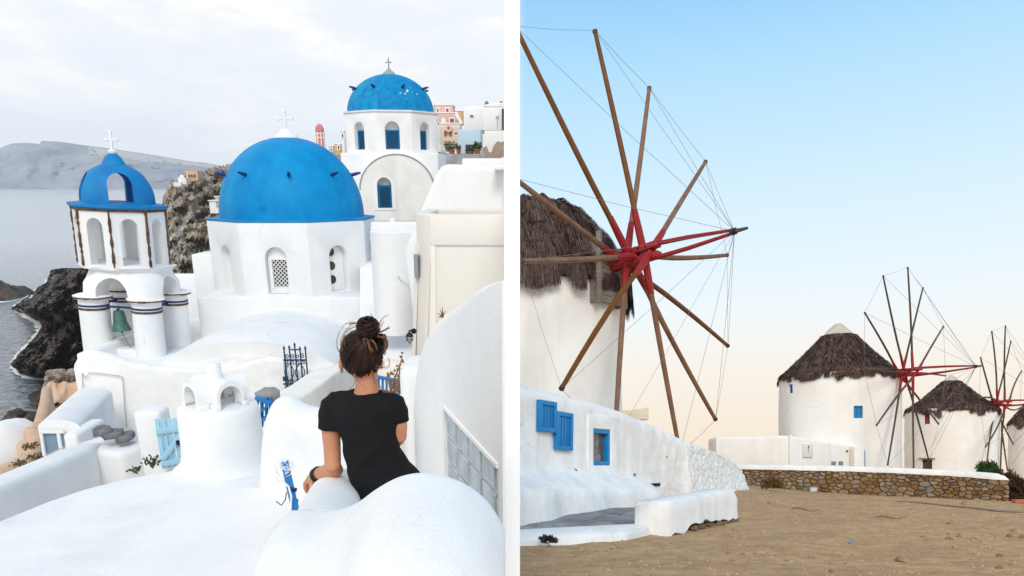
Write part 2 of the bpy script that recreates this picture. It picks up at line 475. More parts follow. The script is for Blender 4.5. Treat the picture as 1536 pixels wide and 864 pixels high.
# ---- sea
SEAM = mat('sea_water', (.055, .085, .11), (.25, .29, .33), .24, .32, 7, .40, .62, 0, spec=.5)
def sea_bumps():
    t = SEAM.node_tree; N, L = t.nodes, t.links
    b = N['Principled BSDF']; co = N.new('ShaderNodeTexCoord')
    # open water is calmer than the water near the rocks
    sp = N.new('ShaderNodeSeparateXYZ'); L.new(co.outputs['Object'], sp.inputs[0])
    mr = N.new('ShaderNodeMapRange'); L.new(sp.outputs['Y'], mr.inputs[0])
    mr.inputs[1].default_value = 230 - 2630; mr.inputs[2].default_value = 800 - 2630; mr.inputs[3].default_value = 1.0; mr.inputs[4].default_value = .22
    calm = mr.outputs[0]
    # sky reflection on the far water is put into a paler base colour
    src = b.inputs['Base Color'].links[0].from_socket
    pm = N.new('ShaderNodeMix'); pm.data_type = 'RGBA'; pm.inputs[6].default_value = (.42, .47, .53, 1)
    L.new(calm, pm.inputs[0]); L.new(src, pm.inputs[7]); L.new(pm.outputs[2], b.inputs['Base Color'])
    prev = None
    for sc, st, di, strx in ((.16, .75, 2.2, (1, 1.6, 1)), (.6, .6, .6, (1, 1.4, 1)), (.035, .35, 4.0, (1, 2.0, 1))):
        mpn = N.new('ShaderNodeMapping'); mpn.inputs['Scale'].default_value = strx; mpn.inputs['Rotation'].default_value = (0, 0, .5)
        L.new(co.outputs['Object'], mpn.inputs[0])
        nz = N.new('ShaderNodeTexNoise'); nz.inputs['Scale'].default_value = sc; nz.inputs['Detail'].default_value = 5
        L.new(mpn.outputs[0], nz.inputs['Vector'])
        bp = N.new('ShaderNodeBump'); bp.inputs['Strength'].default_value = st; bp.inputs['Distance'].default_value = di
        L.new(nz.outputs['Fac'], bp.inputs['Height'])
        ml = N.new('ShaderNodeMath'); ml.operation = 'MULTIPLY'; ml.inputs[1].default_value = st; L.new(calm, ml.inputs[0]); L.new(ml.outputs[0], bp.inputs['Strength'])
        if prev: L.new(prev, bp.inputs['Normal'])
        prev = bp.outputs[0]
    L.new(prev, b.inputs['Normal'])
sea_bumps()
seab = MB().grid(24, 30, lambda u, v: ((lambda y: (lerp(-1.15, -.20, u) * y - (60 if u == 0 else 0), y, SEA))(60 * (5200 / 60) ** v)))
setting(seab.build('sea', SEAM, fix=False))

# ---- far island
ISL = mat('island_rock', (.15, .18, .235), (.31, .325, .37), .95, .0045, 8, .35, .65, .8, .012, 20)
ISLT = [(-420, 235), (-250, 222), (-100, 217), (0, 222), (18, 215), (40, 214), (60, 216), (61, 211), (95, 213), (120, 217), (160, 222), (200, 228), (240, 234), (280, 241), (320, 246), (360, 256), (420, 272), (470, 283)]
def island_pt(u, v):
    px = lerp(-420, 470, u)
    top = interp(ISLT, px)
    base = 284.5 - (px / 330) * 4.5
    py = lerp(base + .6, top, v)
    d = 4300 + 900 * v ** 1.5 + fbm((px * .022, v * 2.2, 3), 6) * 210 * (.15 + v * (1 - v) * 2.4)
    p = P(px, py, d)
    if v == 0: p.z = SEA - 2
    else: p.z += fbm((px * .06, v * 6, 9), 4) * 7 * (v < .99)
    return p
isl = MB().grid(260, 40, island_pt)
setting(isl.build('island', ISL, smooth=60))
PALER = mat('pale_cliff', (.46, .43, .40), (.36, .34, .32), .95, .01, 7)
isb = MB().grid(120, 8, lambda u, v: (lambda px: island_pt((px + 420) / 890, lerp(.83, .985, v) - .16 * (1 - v) * abs(fbm((px * .08, 5, v), 4))) + Vector((0, -16, 0)))(lerp(135, 345, u)))
setting(isb.build('island_pale_cliff', PALER, smooth=60))

# ---- headland cliff and dark shore rocks
CLIFF = mat('cliff_rock', (.18, .125, .085), (.54, .47, .40), .95, .05, 13, .36, .62, .6, .25, 1.2, .5, 1.0, spots=((.12, .125, .045), .07, .555), stretch=(1, 1, 1.6))
SHORE = mat('lava_rock', (.016, .015, .016), (.15, .11, .09), .9, .12, 11, .36, .66, .9, .5, 1.2, .6, 2.0, spots=((.15, .045, .03), .05, .585))
CLT = [(225, 330), (240, 305), (247, 293), (252, 277), (265, 268), (278, 262), (300, 260), (315, 253), (330, 250), (345, 247), (358, 240), (372, 239), (400, 236), (440, 234)]
def cliff_pt(u, v):
    px = lerp(225, 440, u); top = smooth_interp(CLT, px)
    py = lerp(top, 470, v)
    d = lerp(430, 255, v ** .8) + (px - 247) * .12
    d += fbm((px * .03, py * .035, 1.7), 6, .9) * 26 + abs(fbm((px * .09, py * .12, 4.4), 4, .8)) * -5
    p = P(px + fbm((py * .09, 2, 7), 5) * 5 * (1 - u), py, d)
    p.z += fbm((px * .25, py * .2, 11), 4) * 1.6
    return p
setting(MB().grid(150, 130, cliff_pt).build('cliff', CLIFF, smooth=35))
SHL = [(400, 112), (404, 82), (410, 74), (425, 66), (436, 50), (446, 38), (458, 22), (463, 18), (470, 36), (480, 56), (492, 60), (505, 52), (520, 38), (535, 22), (545, 16), (556, 26), (563, 40), (567, 72), (575, 78), (590, 74), (605, 60)]
def shore_pt(u, v):
    py = lerp(402, 606, v)
    left = smooth_interp(SHL, py) + fbm((py * .12, 3, 1), 4) * 5
    px = lerp(left, 250, u ** 1.15)
    w = PZ(px, py, SEA)
    inland = (px - left)
    h = 26 * sstep(0, 55, inland) * (.5 + .5 * sstep(600, 430, py)) + fbm((px * .055, py * .06, 8), 8, .6) * 13 * sstep(0, 14, inland) + abs(fbm((px * .17, py * .2, 3), 5, .6)) * 3.2
    return Vector((w.x, w.y, SEA - 1.2 * (u == 0) + (0 if u == 0 else max(.15, h))))
# the surface as seen is a hillside: pull each point back along the slope as it rises
def shore_pt2(u, v):
    p = shore_pt(u, v); h = p.z - SEA
    if h <= 0: return p
    k = (SEA + h) / SEA
    return Vector((p.x * k, p.y * k, p.z))
setting(MB().grid(110, 150, shore_pt2).build('rocky_shore', SHORE, smooth=30))
def islet_pt(u, v):
    a = 2 * pi * u; r = v
    c = PZ(2, 446, SEA)
    x, y = c.x + cos(a) * 11 * r, c.y + sin(a) * 26 * r
    h = (1 - r) ** .7 * 9 * (.7 + fbm((x * .15, y * .1, 2), 5) * .8)
    return (x, y, SEA + (h if r < 1 else -1))
setting(MB().grid(40, 10, islet_pt).build('islet_rock', SHORE, smooth=30))
for (px, py, s) in ((80, 588, 5), (70, 596, 4), (88, 600, 6), (60, 604, 3), (22, 627, 3), (28, 623, 2.5), (56, 640, 6), (47, 648, 4), (40, 640, 3.5)):
    b = MB().ball((0, 0, 0), (s * .8, s * 1.3, s * .5), 10, 7)
    c = PZ(px, py, SEA)
    for v in b.v: v += v.normalized() * fbm(v * .35 + c, 4) * s * .5
    b.xf(Matrix.Translation(c))
    tag(b.build('shore_boulder', SHORE, smooth=30), 'small black lava boulder washed by the sea below the village', 'boulder', 'boulders at the water')
# surf
FOAM = bpy.data.materials.new('sea_foam'); FOAM.use_nodes = True
def foam_mat():
    t = FOAM.node_tree; N, L = t.nodes, t.links
    b = N['Principled BSDF']; b.inputs['Base Color'].default_value = (.8, .83, .85, 1); b.inputs['Roughness'].default_value = .9
    co = N.new('ShaderNodeTexCoord'); nz = N.new('ShaderNodeTexNoise'); nz.inputs['Scale'].default_value = .22; nz.inputs['Detail'].default_value = 9; nz.inputs['Roughness'].default_value = .7
    L.new(co.outputs['Object'], nz.inputs['Vector'])
    at = N.new('ShaderNodeAttribute'); at.attribute_name = 'edge'
    ad = N.new('ShaderNodeMath'); ad.operation = 'ADD'; L.new(nz.outputs['Fac'], ad.inputs[0]); L.new(at.outputs['Fac'], ad.inputs[1])
    f = ramp(N, [(.60, (0, 0, 0, 1)), (.72, (1, 1, 1, 1))], ad.outputs[0], L)
    L.new(f, b.inputs['Alpha'])
foam_mat()
def foam_strip(pts, w0, w1, n=60):
    m = MB(); vals = []
    def fn(u, v):
        t = u * (len(pts) - 1); i = min(int(t), len(pts) - 2); q = t - i
        px, py = lerp(pts[i][0], pts[i+1][0], q), lerp(pts[i][1], pts[i+1][1], q)
        vals.append(lerp(.42, -.20, abs(v - .35) / .65) * (1 if 0 < u < 1 else 0))
        p = PZ(px - lerp(w0, w1, v) - fbm((px * .1, py * .1, v), 3) * 3, py + lerp(-1, 2, v), SEA + .25)
        return p
    m.grid(n, 6, fn)
    o = m.build('surf', FOAM, fix=False)
    a = o.data.attributes.new('edge', 'FLOAT', 'POINT'); a.data.foreach_set('value', vals)
    setting(o, kind='stuff', label='white surf breaking along the dark rocks')
foam_strip([(82, 410), (66, 428), (45, 443), (22, 460), (36, 472), (57, 484), (60, 496), (50, 510), (36, 524), (20, 542), (24, 556), (40, 566), (70, 570), (80, 580), (72, 596), (62, 606)], -7, 13)
foam_strip([(-10, 452), (4, 453), (16, 452), (28, 449)], -2, 5, 20)
foam_strip([(66, 628), (58, 640), (50, 652), (36, 656)], -4, 9, 24)

# ---- small buildings on the headland
r = thing('chapel', P(274, 273, 395), 'tiny white domed chapel on the grey cliff edge', 'chapel')
k = 395 / 1265
b0 = P(274, 274, 395)
MB().box(b0.x - 4*k, b0.x + 8*k, 393, 399, b0.z - 2*k, b0.z + 7*k).build('wall', WHITE, r)
MB().lathe([(3.6*k, 0), (3.3*k, 2*k), (2.2*k, 3.4*k), (.2, 4*k)], (b0.x, 395, b0.z + 7*k), 14).build('dome', WHITE, r, smooth=60)
MB().box(b0.x - 9*k, b0.x + 2*k, 391, 393, b0.z - 5*k, b0.z + 1*k).build('terrace_wall', WHITE, r)
r = thing('stone_house', P(293, 268, 400), 'ruined sandy brown house on top of the grey cliff', 'house')
b0 = P(291, 268, 400)
w = MB().box(b0.x - 9*k, b0.x + 9*k, 398, 404, b0.z - 4*k, b0.z + 11*k).build('wall', TAN, r)
for i in range(5): MB().box(b0.x + (-8.5 + i*3.7)*k, b0.x + (-6.5 + i*3.7)*k, 398, 399, b0.z + 11*k, b0.z + 12.5*k).build('merlon', TAN, r)
for i in (-4, 0, 4): MB().prism(arch_poly(1.7*k, 4*k, 6, b0.x + i*k, b0.z + 2*k), 397.7, 398.1).build('window', DARK, r)
for (px, py, w_, h_, lab) in ((325, 311, 18, 9, 'low white terrace wall halfway up the cliff'), (330, 303, 10, 7, 'small peach hut halfway up the cliff')):
    p = P(px, py, 300); k2 = 300 / 1265
    r = thing('cliff_hut', p, lab, 'hut')
    MB().box(p.x - w_/2*k2, p.x + w_/2*k2, 299, 304, p.z - 2, p.z + h_*k2).build('wall', SALMON if 'peach' in lab else WHITE, r)
    MB().box(p.x - w_/2*k2 - .3, p.x + w_/2*k2 + .3, 298.6, 304.4, p.z + h_*k2, p.z + h_*k2 + .35).build('roof_edge', WHITE, r)
# clumps of scrub on the cliff
random.seed(3)
for i, (px, py) in enumerate(((297, 322), (305, 333), (290, 345), (310, 318), (303, 350), (311, 372), (306, 385), (296, 402), (312, 345))):
    u = (px - 225) / 215; top = smooth_interp(CLT, px); v = (py - top) / (470 - top)
    c = cliff_pt(u, v); m = MB()
    for j in range(420):
        a, e = random.uniform(0, 2*pi), random.uniform(-.2, 1); rr = random.uniform(.6, 1) * random.uniform(1.6, 2.6)
        q = c + Vector((cos(a)*rr*1.3*sqrt(1-e*e*.9), sin(a)*rr*sqrt(1-e*e*.9) - .8, e*rr*.6))
        d1 = Vector((random.uniform(-1, 1), random.uniform(-1, 1), random.uniform(-.3, 1))) * .34
        d2 = Vector((random.uniform(-1, 1), random.uniform(-1, 1), random.uniform(-1, 1))) * .22
        m.add([q, q + d1 + d2, q + d1 * 2, q + d1 - d2], [(0, 1, 2, 3)])
    tag(m.build('scrub_bush', mat('olive_scrub', (.10, .10, .035), (.16, .14, .06), .8, 3), fix=False), 'low olive green scrub bush clinging to the grey cliff', 'bush', 'scrub on the cliff')

# ---- hillside under the upper village
HILL = mat('hill_earth', (.28, .24, .20), (.36, .32, .28), .95, .05)
setting(MB().grid(20, 10, lambda u, v: P(lerp(440, 752, u), lerp(228, 330, v) + 3 * sin(u * 9), lerp(140, 48, v))).build('hillside', HILL, smooth=60))

# ---- lower slope, courtyard and church terrace
ZT = P(206, 533, 21.2).z                          # level of the church terrace
ZC = -7.1                                         # lower courtyard
slope = MB().grid(40, 40, lambda u, v: (lambda X, Y: (X, Y, interp([(6, -6.5), (14, -9.5), (24, -15), (60, -34), (130, SEA + 3), (210, SEA - 3)], Y + max(0, (-X - 9)) * .9) + fbm((X * .2, Y * .2, 1), 5) * 1.1))(lerp(-75, -5.0, u), lerp(9, 190, v ** 1.7)))
setting(slope.build('slope', mat('slope_earth', (.22, .17, .13), (.34, .28, .22), .95, .3, 9, .35, .65, .8, 1.0, .3, spots=((.09, .11, .04), .5, .6)), smooth=40))
def X_at(px, py, d): return P(px, py, d).x
setting(MB().prismz([(X_at(112, 545, 19.6), 19.6), (X_at(470, 560, 19.6), 19.6), (X_at(515, 560, 17.2), 17.2), (-.75, 17.2), (-.75, 33), (X_at(300, 450, 33), 33), (X_at(225, 480, 26), 26)], ZT - .4, ZT).build('church_terrace', WHITE, smooth=30, bevel=.05))
setting(MB().prismz([(-12.3, 9.2), (-1.6, 6.2), (-1.6, 17.2), (-4.5, 19.55), (-12.6, 19.55)], ZC - .3, ZC).build('courtyard', GREYW, smooth=30))

# ---- church with the big blue dome
D1 = 26.0
c1 = P(440, 326, D1); k1 = D1 / 1262
zt1 = P(440, 334, 23.6).z
zb1 = P(300, 447, 23.4).z
church = thing('domed_church', (c1.x, D1, ZT), 'white octagonal church with the largest plain blue dome, beside the bell tower', 'church')
R1 = 124 * k1; TH1 = rad(8 + 14.5)
drum = MB().lathe([(R1, zb1 - .6), (R1, zt1)], (c1.x, D1, 0), 8, TH1).build('drum', WHITE, church, bevel=.03)
ap1 = R1 * cos(pi / 8)
def face_mat(c, a): return Matrix.Translation((c[0], c[1], 0)) @ Matrix.Rotation(a, 4, 'Z')
nz0, nh1 = P(408, 441, 23.7).z, (P(408, 371, 23.7).z - P(408, 441, 23.7).z)
faces1 = [TH1 + rad(22.5 + 45 * i) for i in range(8)]
cuts = []
for a in faces1:
    cuts.append(MB().prism(arch_poly(.60, nh1, 12, 0, nz0), -ap1 - .2, -ap1 + .24).xf(face_mat((c1.x, D1), a)))
cut(drum, *cuts)
# lattice window on the front-left face, three round lights on the front-right face
aB, aC, aA = TH1 - rad(22.5), TH1 + rad(22.5), TH1 - rad(67.5)
fm = face_mat((c1.x, D1), aB)
win = MB().prism(arch_poly(.56, nh1 - .03, 12, 0, nz0 + .01), -ap1 + .19, -ap1 + .235).xf(fm).build('window', WHITE, church)
lx0, lx1, lz0, lz1 = -.16, .28, nz0 + .20, nz0 + nh1 - .36
MB().box(lx0, lx1, -ap1 + .183, -ap1 + .187, lz0, lz1).xf(fm).build('glass', DARK, win)
lat = MB()
nn = 7
for i in range(-16, 30):
    for sg in (-1, 1):
        x0 = lx0 + i * .115; pts = []
        # clip diagonal line x = x0 + sg*t, z = lz0 + t
        for t in [q * .01 for q in range(int((lz1 - lz0) / .01) + 1)]:
            x = x0 + sg * t if sg > 0 else x0 + (lx1 - lx0) - t
            if lx0 <= x <= lx1: pts.append((x, lz0 + t))
        if len(pts) > 3: lat.bar((pts[0][0], -ap1 + .175, pts[0][1]), (pts[-1][0], -ap1 + .175, pts[-1][1]), .020, .02, up=(0, 1, 0))
lat.xf(fm).build('lattice', WHITE, win)
MB().box(lx0 - .04, lx1, -ap1 + .14, -ap1 + .19, lz1, lz1 + .05).box(lx0 - .05, lx0, -ap1 + .14, -ap1 + .19, lz0 - .05, lz1).xf(fm).build('frame', WHITE2, win)
fm = face_mat((c1.x, D1), aC)
win = MB().prism(arch_poly(.56, nh1 - .03, 12, 0, nz0 + .01), -ap1 + .20, -ap1 + .235).xf(fm).build('window', WHITE, church)
for i in range(3):
    m = MB().lathe([(.125, 0), (.125, .02)], (0, 0, 0), 20)
    m.xf(Matrix.Translation((-.14, -ap1 + .205, nz0 + .34 + i * .40)) @ Matrix.Rotation(pi/2, 4, 'X')).xf(fm).build('round_light', mat('dark_bottle_glass', (.012, .022, .016), (.03, .022, .012), .15, 3, spec=.6), win)
# roof ledge, dome, spikes, cross
ledge = MB().lathe([(R1 + .01, zt1), (R1 + .02, zt1 + .02), (R1 + .015, zt1 + .05), (R1 * .80, zt1 + .10)], (c1.x, D1, 0), 8, TH1).build('roof_ledge', DOMEB, church)
rd = 105.5 * k1; hd = 114 * k1
prof = [(rd * (1.0 + .012 * sin(pi * i / 8)), zt1 + .10 + .25 * hd * i / 8) if i < 4 else None for i in range(4)]
prof = [(rd + .02, zt1 + .02), (rd, zt1 + .12)] + [(rd * cos(a) ** .95, zt1 + .14 + (hd - .14) * sin(a) ** 1.03) for a in [pi / 2 * i / 28 for i in range(1, 28)]] + [(.06, zt1 + hd)]
dome = MB().lathe(prof, (c1.x, D1, 0), 72).build('dome', DOMEB, church, smooth=60)
def dome_spike(c, r, h, z0, ang, e, L, parent):
    base = Vector((c[0] + r*cos(e)*sin(ang), c[1] - r*cos(e)*cos(ang), z0 + h*sin(e)))
    out = Vector((sin(ang), -cos(ang), .25)).normalized()
    MB().tube([base - out*.05, base + out*L*.5, base + out*L], [.055, .05, .028], 7).build('spike', SPIKE, parent, smooth=60)
for i in range(9):
    dome_spike((c1.x, D1), rd, hd, zt1 + .06, rad(-66 + i * 40), rad(31), .30, church)
zt = zt1 + hd
MB().lathe([(.38, zt - .05), (.34, zt + .05), (.22, zt + .11), (.16, zt + .2), (.10, zt + .22)], (c1.x, D1, 0), 20).build('finial', WHITE, church, smooth=40)
def cross(c, z0, h, w, t, parent, material=WHITE, flare=True):
    m = MB()
    m.box(c[0] - t/2, c[0] + t/2, c[1] - t/2, c[1] + t/2, z0, z0 + h)
    m.box(c[0] - w/2, c[0] - t/2, c[1] - t/2.2, c[1] + t/2.2, z0 + h*.60 - t/2, z0 + h*.60 + t/2)
    m.box(c[0] + t/2, c[0] + w/2, c[1] - t/2.2, c[1] + t/2.2, z0 + h*.60 - t/2, z0 + h*.60 + t/2)
    if flare:
        for (x, z) in ((c[0] - w/2, z0 + h*.6), (c[0] + w/2, z0 + h*.6), (c[0], z0 + h)):
            m.box(x - t*.75, x + t*.75, c[1] - t*.55, c[1] + t*.55, z - t*.75, z + t*.75)
    return m.build('cross', material, parent, bevel=t*.15)
cross((c1.x, D1), zt + .2, 25 * k1, 19 * k1, .065, church)
# square block under the drum and the barrel vault in front
xb0, xb1 = X_at(292, 450, 23.4), X_at(549, 455, 23.4)
yb0 = D1 - ap1 - .12
MB().box(xb0, xb1, yb0, D1 + 2.6, ZT - .3, zb1).build('base_block', WHITE, church, bevel=.05)
xv, zv, ry = X_at(408, 520, 22), P(408, 473, 22.6).z, 0
va = 2.35; vh = zv - ZT + .5
vault = MB().loft([[(xv + va * f_ * cos(pi * i / 28), y, ZT - .5 + vh * f2 * sin(pi * i / 28)) for i in range(29)] for y, f_, f2 in ((yb0 + .4, 1, 1), (21.2, 1.0, .985), (20.4, 1.03, .95), (19.75, 1.08, .86))]).build('vault_roof', WHITE, church, smooth=50)
MB().loft([[(xv + (va*.80) * cos(pi * i / 20), y, ZT - .5 + vh * f2 * sin(pi * i / 20)) for i in range(21)] for y, f2 in ((20.4, .62), (19.72, .60))]).build('vault_apron', WHITE2, church, smooth=50)
MB().box(X_at(286, 380, 26.6), xb0 + .5, 26.6, 27.8, ZT - .2, P(300, 380, 27).z).build('side_wing', WHITE, church, bevel=.04)
# low wall behind the tower joining the church
MB().box(X_at(236, 415, 27.4), X_at(330, 415, 27.4), 27.2, 27.6, ZT - .3, P(260, 412, 27.2).z).build('parapet', WHITE, church, bevel=.06)
# bare patch where the whitewash fell off
def patch(name, pts, d, material, parent=None, thick=.012):
    ps = [P(x, y, d) for x, y in pts]
    return MB().loft([[p for p in ps], [p + Vector((0, -thick, 0)) for p in ps]]).build(name, material, parent)

# ---- retaining wall of the terrace (wavy top)
wall_top = [(110, 547), (120, 530), (130, 526), (160, 531), (196, 543), (241, 550), (296, 553), (340, 551), (363, 546), (385, 539), (402, 535), (425, 538)]
rw = MB()
N_ = 60
rings = []
for i in range(N_ + 1):
    px = lerp(111, 425, i / N_); py = smooth_interp(wall_top, px)
    p = P(px, py, 19.35)
    rings.append([(p.x, 19.3, ZC - 6), (p.x, 19.3, p.z - .12), (p.x, 19.36, p.z - .03), (p.x, 19.47, p.z), (p.x, 19.60, p.z - .05), (p.x, 19.64, p.z - .2), (p.x, 19.64, ZC - 6)])
rw.loft(rings)
rwo = rw.build('retaining_wall', WHITE2, smooth=50)
tag(rwo, 'long white retaining wall with wavy top below the bell tower', 'wall')
w2 = MB().box(X_at(111, 547, 19.5), X_at(111, 547, 19.5) + .35, 19.66, 25, ZC - 7, P(130, 526, 20).z).build('retaining_wall', WHITE, bevel=.06)
tag(w2, 'white side wall of the bell tower terrace above the slope', 'wall')
# conduit on the wall
cable = MB().tube([P(124, 560, 19.25), P(128, 568, 19.25), P(134, 559, 19.24), P(150, 560, 19.24), P(180, 564, 19.24), P(184, 566, 19.24), P(187, 610, 19.24), P(190, 641, 19.24)], .011, 6).build('cable', PIPE, smooth=60)
tag(cable, 'thin grey cable looped down the white retaining wall', 'cable')
cable = MB().tube([P(123, 560, 19.25), P(125, 590, 19.25), P(124, 618, 19.25), P(118, 621, 19.25), P(114, 615, 19.25)], .010, 6).build('cable', PIPE, smooth=60)
tag(cable, 'short grey cable hanging at the corner of the white retaining wall', 'cable')

# ---- bell tower
DT = 22.0; kt = DT / 1262
ct = P(190, 400, DT); tw = thing('bell_tower', (ct.x, DT, ZT), 'white bell tower with open arches and openwork blue crown', 'bell tower')
aT = rad(15.3 + 24.7); hdg = 59 * kt
zcap = P(206, 448, DT - .9).z; zlan = P(186, 402, DT - 1).z; ztop = P(186, 313, DT - 1).z
pil = []
for q in range(4):
    a = aT + q * pi / 2
    pil.append((ct.x + hdg * sin(a), DT - hdg * cos(a)))
for (x, y) in pil:
    p_ = MB().lathe([(.385, ZT - .2), (.378, ZT + .3), (.365, zcap - .05)], (x, y, 0), 28).build('pillar', WHITE, tw, smooth=50)
    MB().lathe([(.378, zcap - .245), (.388, zcap - .235), (.388, zcap - .205), (.378, zcap - .195)], (x, y, 0), 28).build('stripe', NAVY, p_, smooth=50)
    MB().lathe([(.37, zcap - .08), (.47, zcap - .04), (.48, zcap + .02), (.40, zcap + .05)], (x, y, 0), 28).build('capital', WHITE2, p_, smooth=50)
    MB().lathe([(.385, zcap - .33), (.392, zcap - .31), (.38, zcap - .275)], (x, y, 0), 28).build('worn_band', RUST, p_, smooth=50)
    MB().torus((x, y, zcap - .01), .46, .028, n=30, m=6).build('rim', RUST, p_, smooth=60, jitter=.008)
tw.rotation_euler = (0, .05, 0)
# arch storey: square below, octagon above
def sq_oct(R, s, n=48, ang=0.0):
    """ring between square (s=0) and octagon (s=1) with 'radius' R, corners on the pillar directions"""
    out = []
    for j in range(n):
        a = 2 * pi * j / n
        b_ = ((a + pi / 4) % (pi / 2)) - pi / 4
        rs = 1 / (abs(cos(a)) ** 3.2 + abs(sin(a)) ** 3.2) ** (1 / 3.2)      # rounded square
        ro = cos(pi / 8) / cos(((a + pi / 8) % (pi / 4)) - pi / 8) * 1.0
        r = lerp(rs, ro, s) * R
        out.append((r * sin(a + ang), -r * cos(a + ang)))
    return out
hs = hdg * sin(pi/4) + .36
zr_ = [(zcap + .02, hs, 0), (zcap + .35, hs * .99, .1), (lerp(zcap, zlan, .6), hs * .95, .3), (lerp(zcap, zlan, .85), hs * .92, .7), (zlan, 67 * kt, 1.0)]
storey = MB().loft([[(ct.x + x, DT + y, z) for x, y in sq_oct(R, s, 48, aT + pi/4)] for z, R, s in zr_]).build('arch_storey', WHITE, tw, smooth=50)
tun = []
for q in range(2):
    m = MB().prism([(x, z) for x, z in arch_poly(.86, (zlan - zcap) * .80, 16, 0, zcap - .1)], -3, 3)
    tun.append(m.xf(Matrix.Translation((ct.x, DT, 0)) @ Matrix.Rotation(aT + pi/4 + q * pi/2, 4, 'Z')))
cut(storey, *tun)
# lantern
RL = 65 * kt; TL = rad(-12 + 24.7)
lan = MB().lathe([(RL, zlan - .05), (RL, ztop)], (ct.x - .15 * kt * 60, DT, 0), 8, TL).build('lantern', WHITE, tw)
cl = (ct.x - 9 * kt, DT)
apl = RL * cos(pi / 8)
oh = (P(150, 327, DT - 1).z - P(150, 398, DT - 1).z)
cuts = [MB().prism(arch_poly(.44, oh, 12, 0, zlan + .06), -apl - .3, -apl + .9).xf(face_mat(cl, TL + rad(22.5 + 45*i))) for i in range(8)]
inner = MB().lathe([(RL * .74, zlan + .04), (RL * .74, ztop - .15)], (cl[0], cl[1], 0), 8, TL)
cut(lan, inner, *cuts)
for i in range(8):
    a = TL + i * pi / 4
    x, y = cl[0] + (RL + .005) * sin(a), cl[1] - (RL + .005) * cos(a)
    m = MB(); zz = zlan + .02; pts = []; rr = []
    while zz < ztop:
        pts.append((x + random.uniform(-.004, .004), y + random.uniform(-.004, .004), zz)); rr.append(random.choice((.022, .034, .040, .044))); zz += .07
    m.tube(pts, rr, 6).build('edge_strip', RUST, tw, smooth=40)
MB().lathe([(RL + .01, ztop - .07), (RL + .05, ztop - .05), (RL + .05, ztop - .005)], (cl[0], cl[1], 0), 8, TL).build('crumbled_cornice', RUST, tw, jitter=.008)
MB().lathe([(RL + .07, ztop), (RL + .10, ztop + .03), (RL + .10, ztop + .08), (RL * .8, ztop + .13)], (cl[0], cl[1], 0), 8, TL).build('roof_slab', CAPB, tw)
zc0 = ztop + .10; rc = 53 * kt; hc = 56 * kt
prof = [(rc, zc0 - .02), (rc * 1.0, zc0 + .1)] + [(rc * cos(a) ** .9, zc0 + .1 + (hc - .1) * sin(a)) for a in [pi / 2 * i / 16 for i in range(1, 13)]]
crown = MB().lathe(prof + [(.30, zc0 + hc * .97), (.28, zc0 + hc), (.20, zc0 + hc + .14), (.10, zc0 + hc + .24), (.05, zc0 + hc + .27)], (cl[0], cl[1], 0), 48).build('crown', CAPB, tw, smooth=45)
aTn = rad(9 + 24.7 - 2)
cuts = [MB().prism(arch_poly(.60, hc * .84, 14, 0, zc0 - .06), -3, 3).xf(face_mat(cl, aTn + q * pi / 2)) for q in range(2)]
inn = MB().lathe([(rc * .74, zc0 - .06), (rc * .70, zc0 + hc * .45), (rc * .4, zc0 + hc * .74), (.08, zc0 + hc * .82)], (cl[0], cl[1], 0), 32)
cut(crown, inn, *cuts)
crown.data.set_sharp_from_angle(angle=rad(40))
MB().lathe([(.10, zc0 + hc + .24), (.12, zc0 + hc + .29), (.06, zc0 + hc + .33)], (cl[0], cl[1], 0), 14).build('finial', WHITE, tw, smooth=40)
cross(cl, zc0 + hc + .3, 25 * kt, 16 * kt, .05, tw)
# tie rods, beam and bell
for q in range(4):
    (x0, y0), (x1, y1) = pil[q], pil[(q + 1) % 4]
    MB().bar((x0, y0, zcap - .25), (x1, y1, zcap - .25), .05, .05).build('tie_rod', NAVY, tw)
mx, my = (pil[0][0] + pil[3][0]) / 2, (pil[0][1] + pil[3][1]) / 2
bell = thing('bell', (mx, my, zcap - .9), 'green patinated bronze bell hanging in the bell tower arch', 'bell')
zb = zcap - .30
bp_ = [(.05, zb - .02), (.13, zb - .05), (.15, zb - .16), (.17, zb - .32), (.205, zb - .44), (.245, zb - .53), (.25, zb - .56), (.22, zb - .56), (.17, zb - .46), (.12, zb - .12)]
MB().lathe(bp_, (mx, my, 0), 28).build('body', BRONZE, bell, smooth=40)
MB().torus((mx, my, zb + .03), .05, .018, (1, 0, 0), 14, 6).build('loop', BRONZE, bell, smooth=60)
MB().tube([(mx, my, zb - .2), (mx, my, zb - .56)], .015, 6).ball((mx, my, zb - .6), .04, 10, 6).build('clapper', BRONZE, bell, smooth=60)
MB().tube([(mx, my, zb - .62), (mx + .12, my - .02, zb - .9), (mx + .32, my, zb - 1.25)], .008, 5).build('rope', DRYTWIG, bell)
# low sill between the pillars
for q in (3, 0):
    (x0, y0), (x1, y1) = pil[q], pil[(q + 1) % 4]
    if q == 0: continue
    MB().bar((x0, y0, ZT + .05), (x1, y1, ZT + .05), .5, .30).build('sill', WHITE, tw, bevel=.06)
MB().bar((pil[3][0], pil[3][1], ZT + .2), (pil[2][0], pil[2][1], ZT + .2), .45, .75).build('sill', WHITE, tw, bevel=.06)

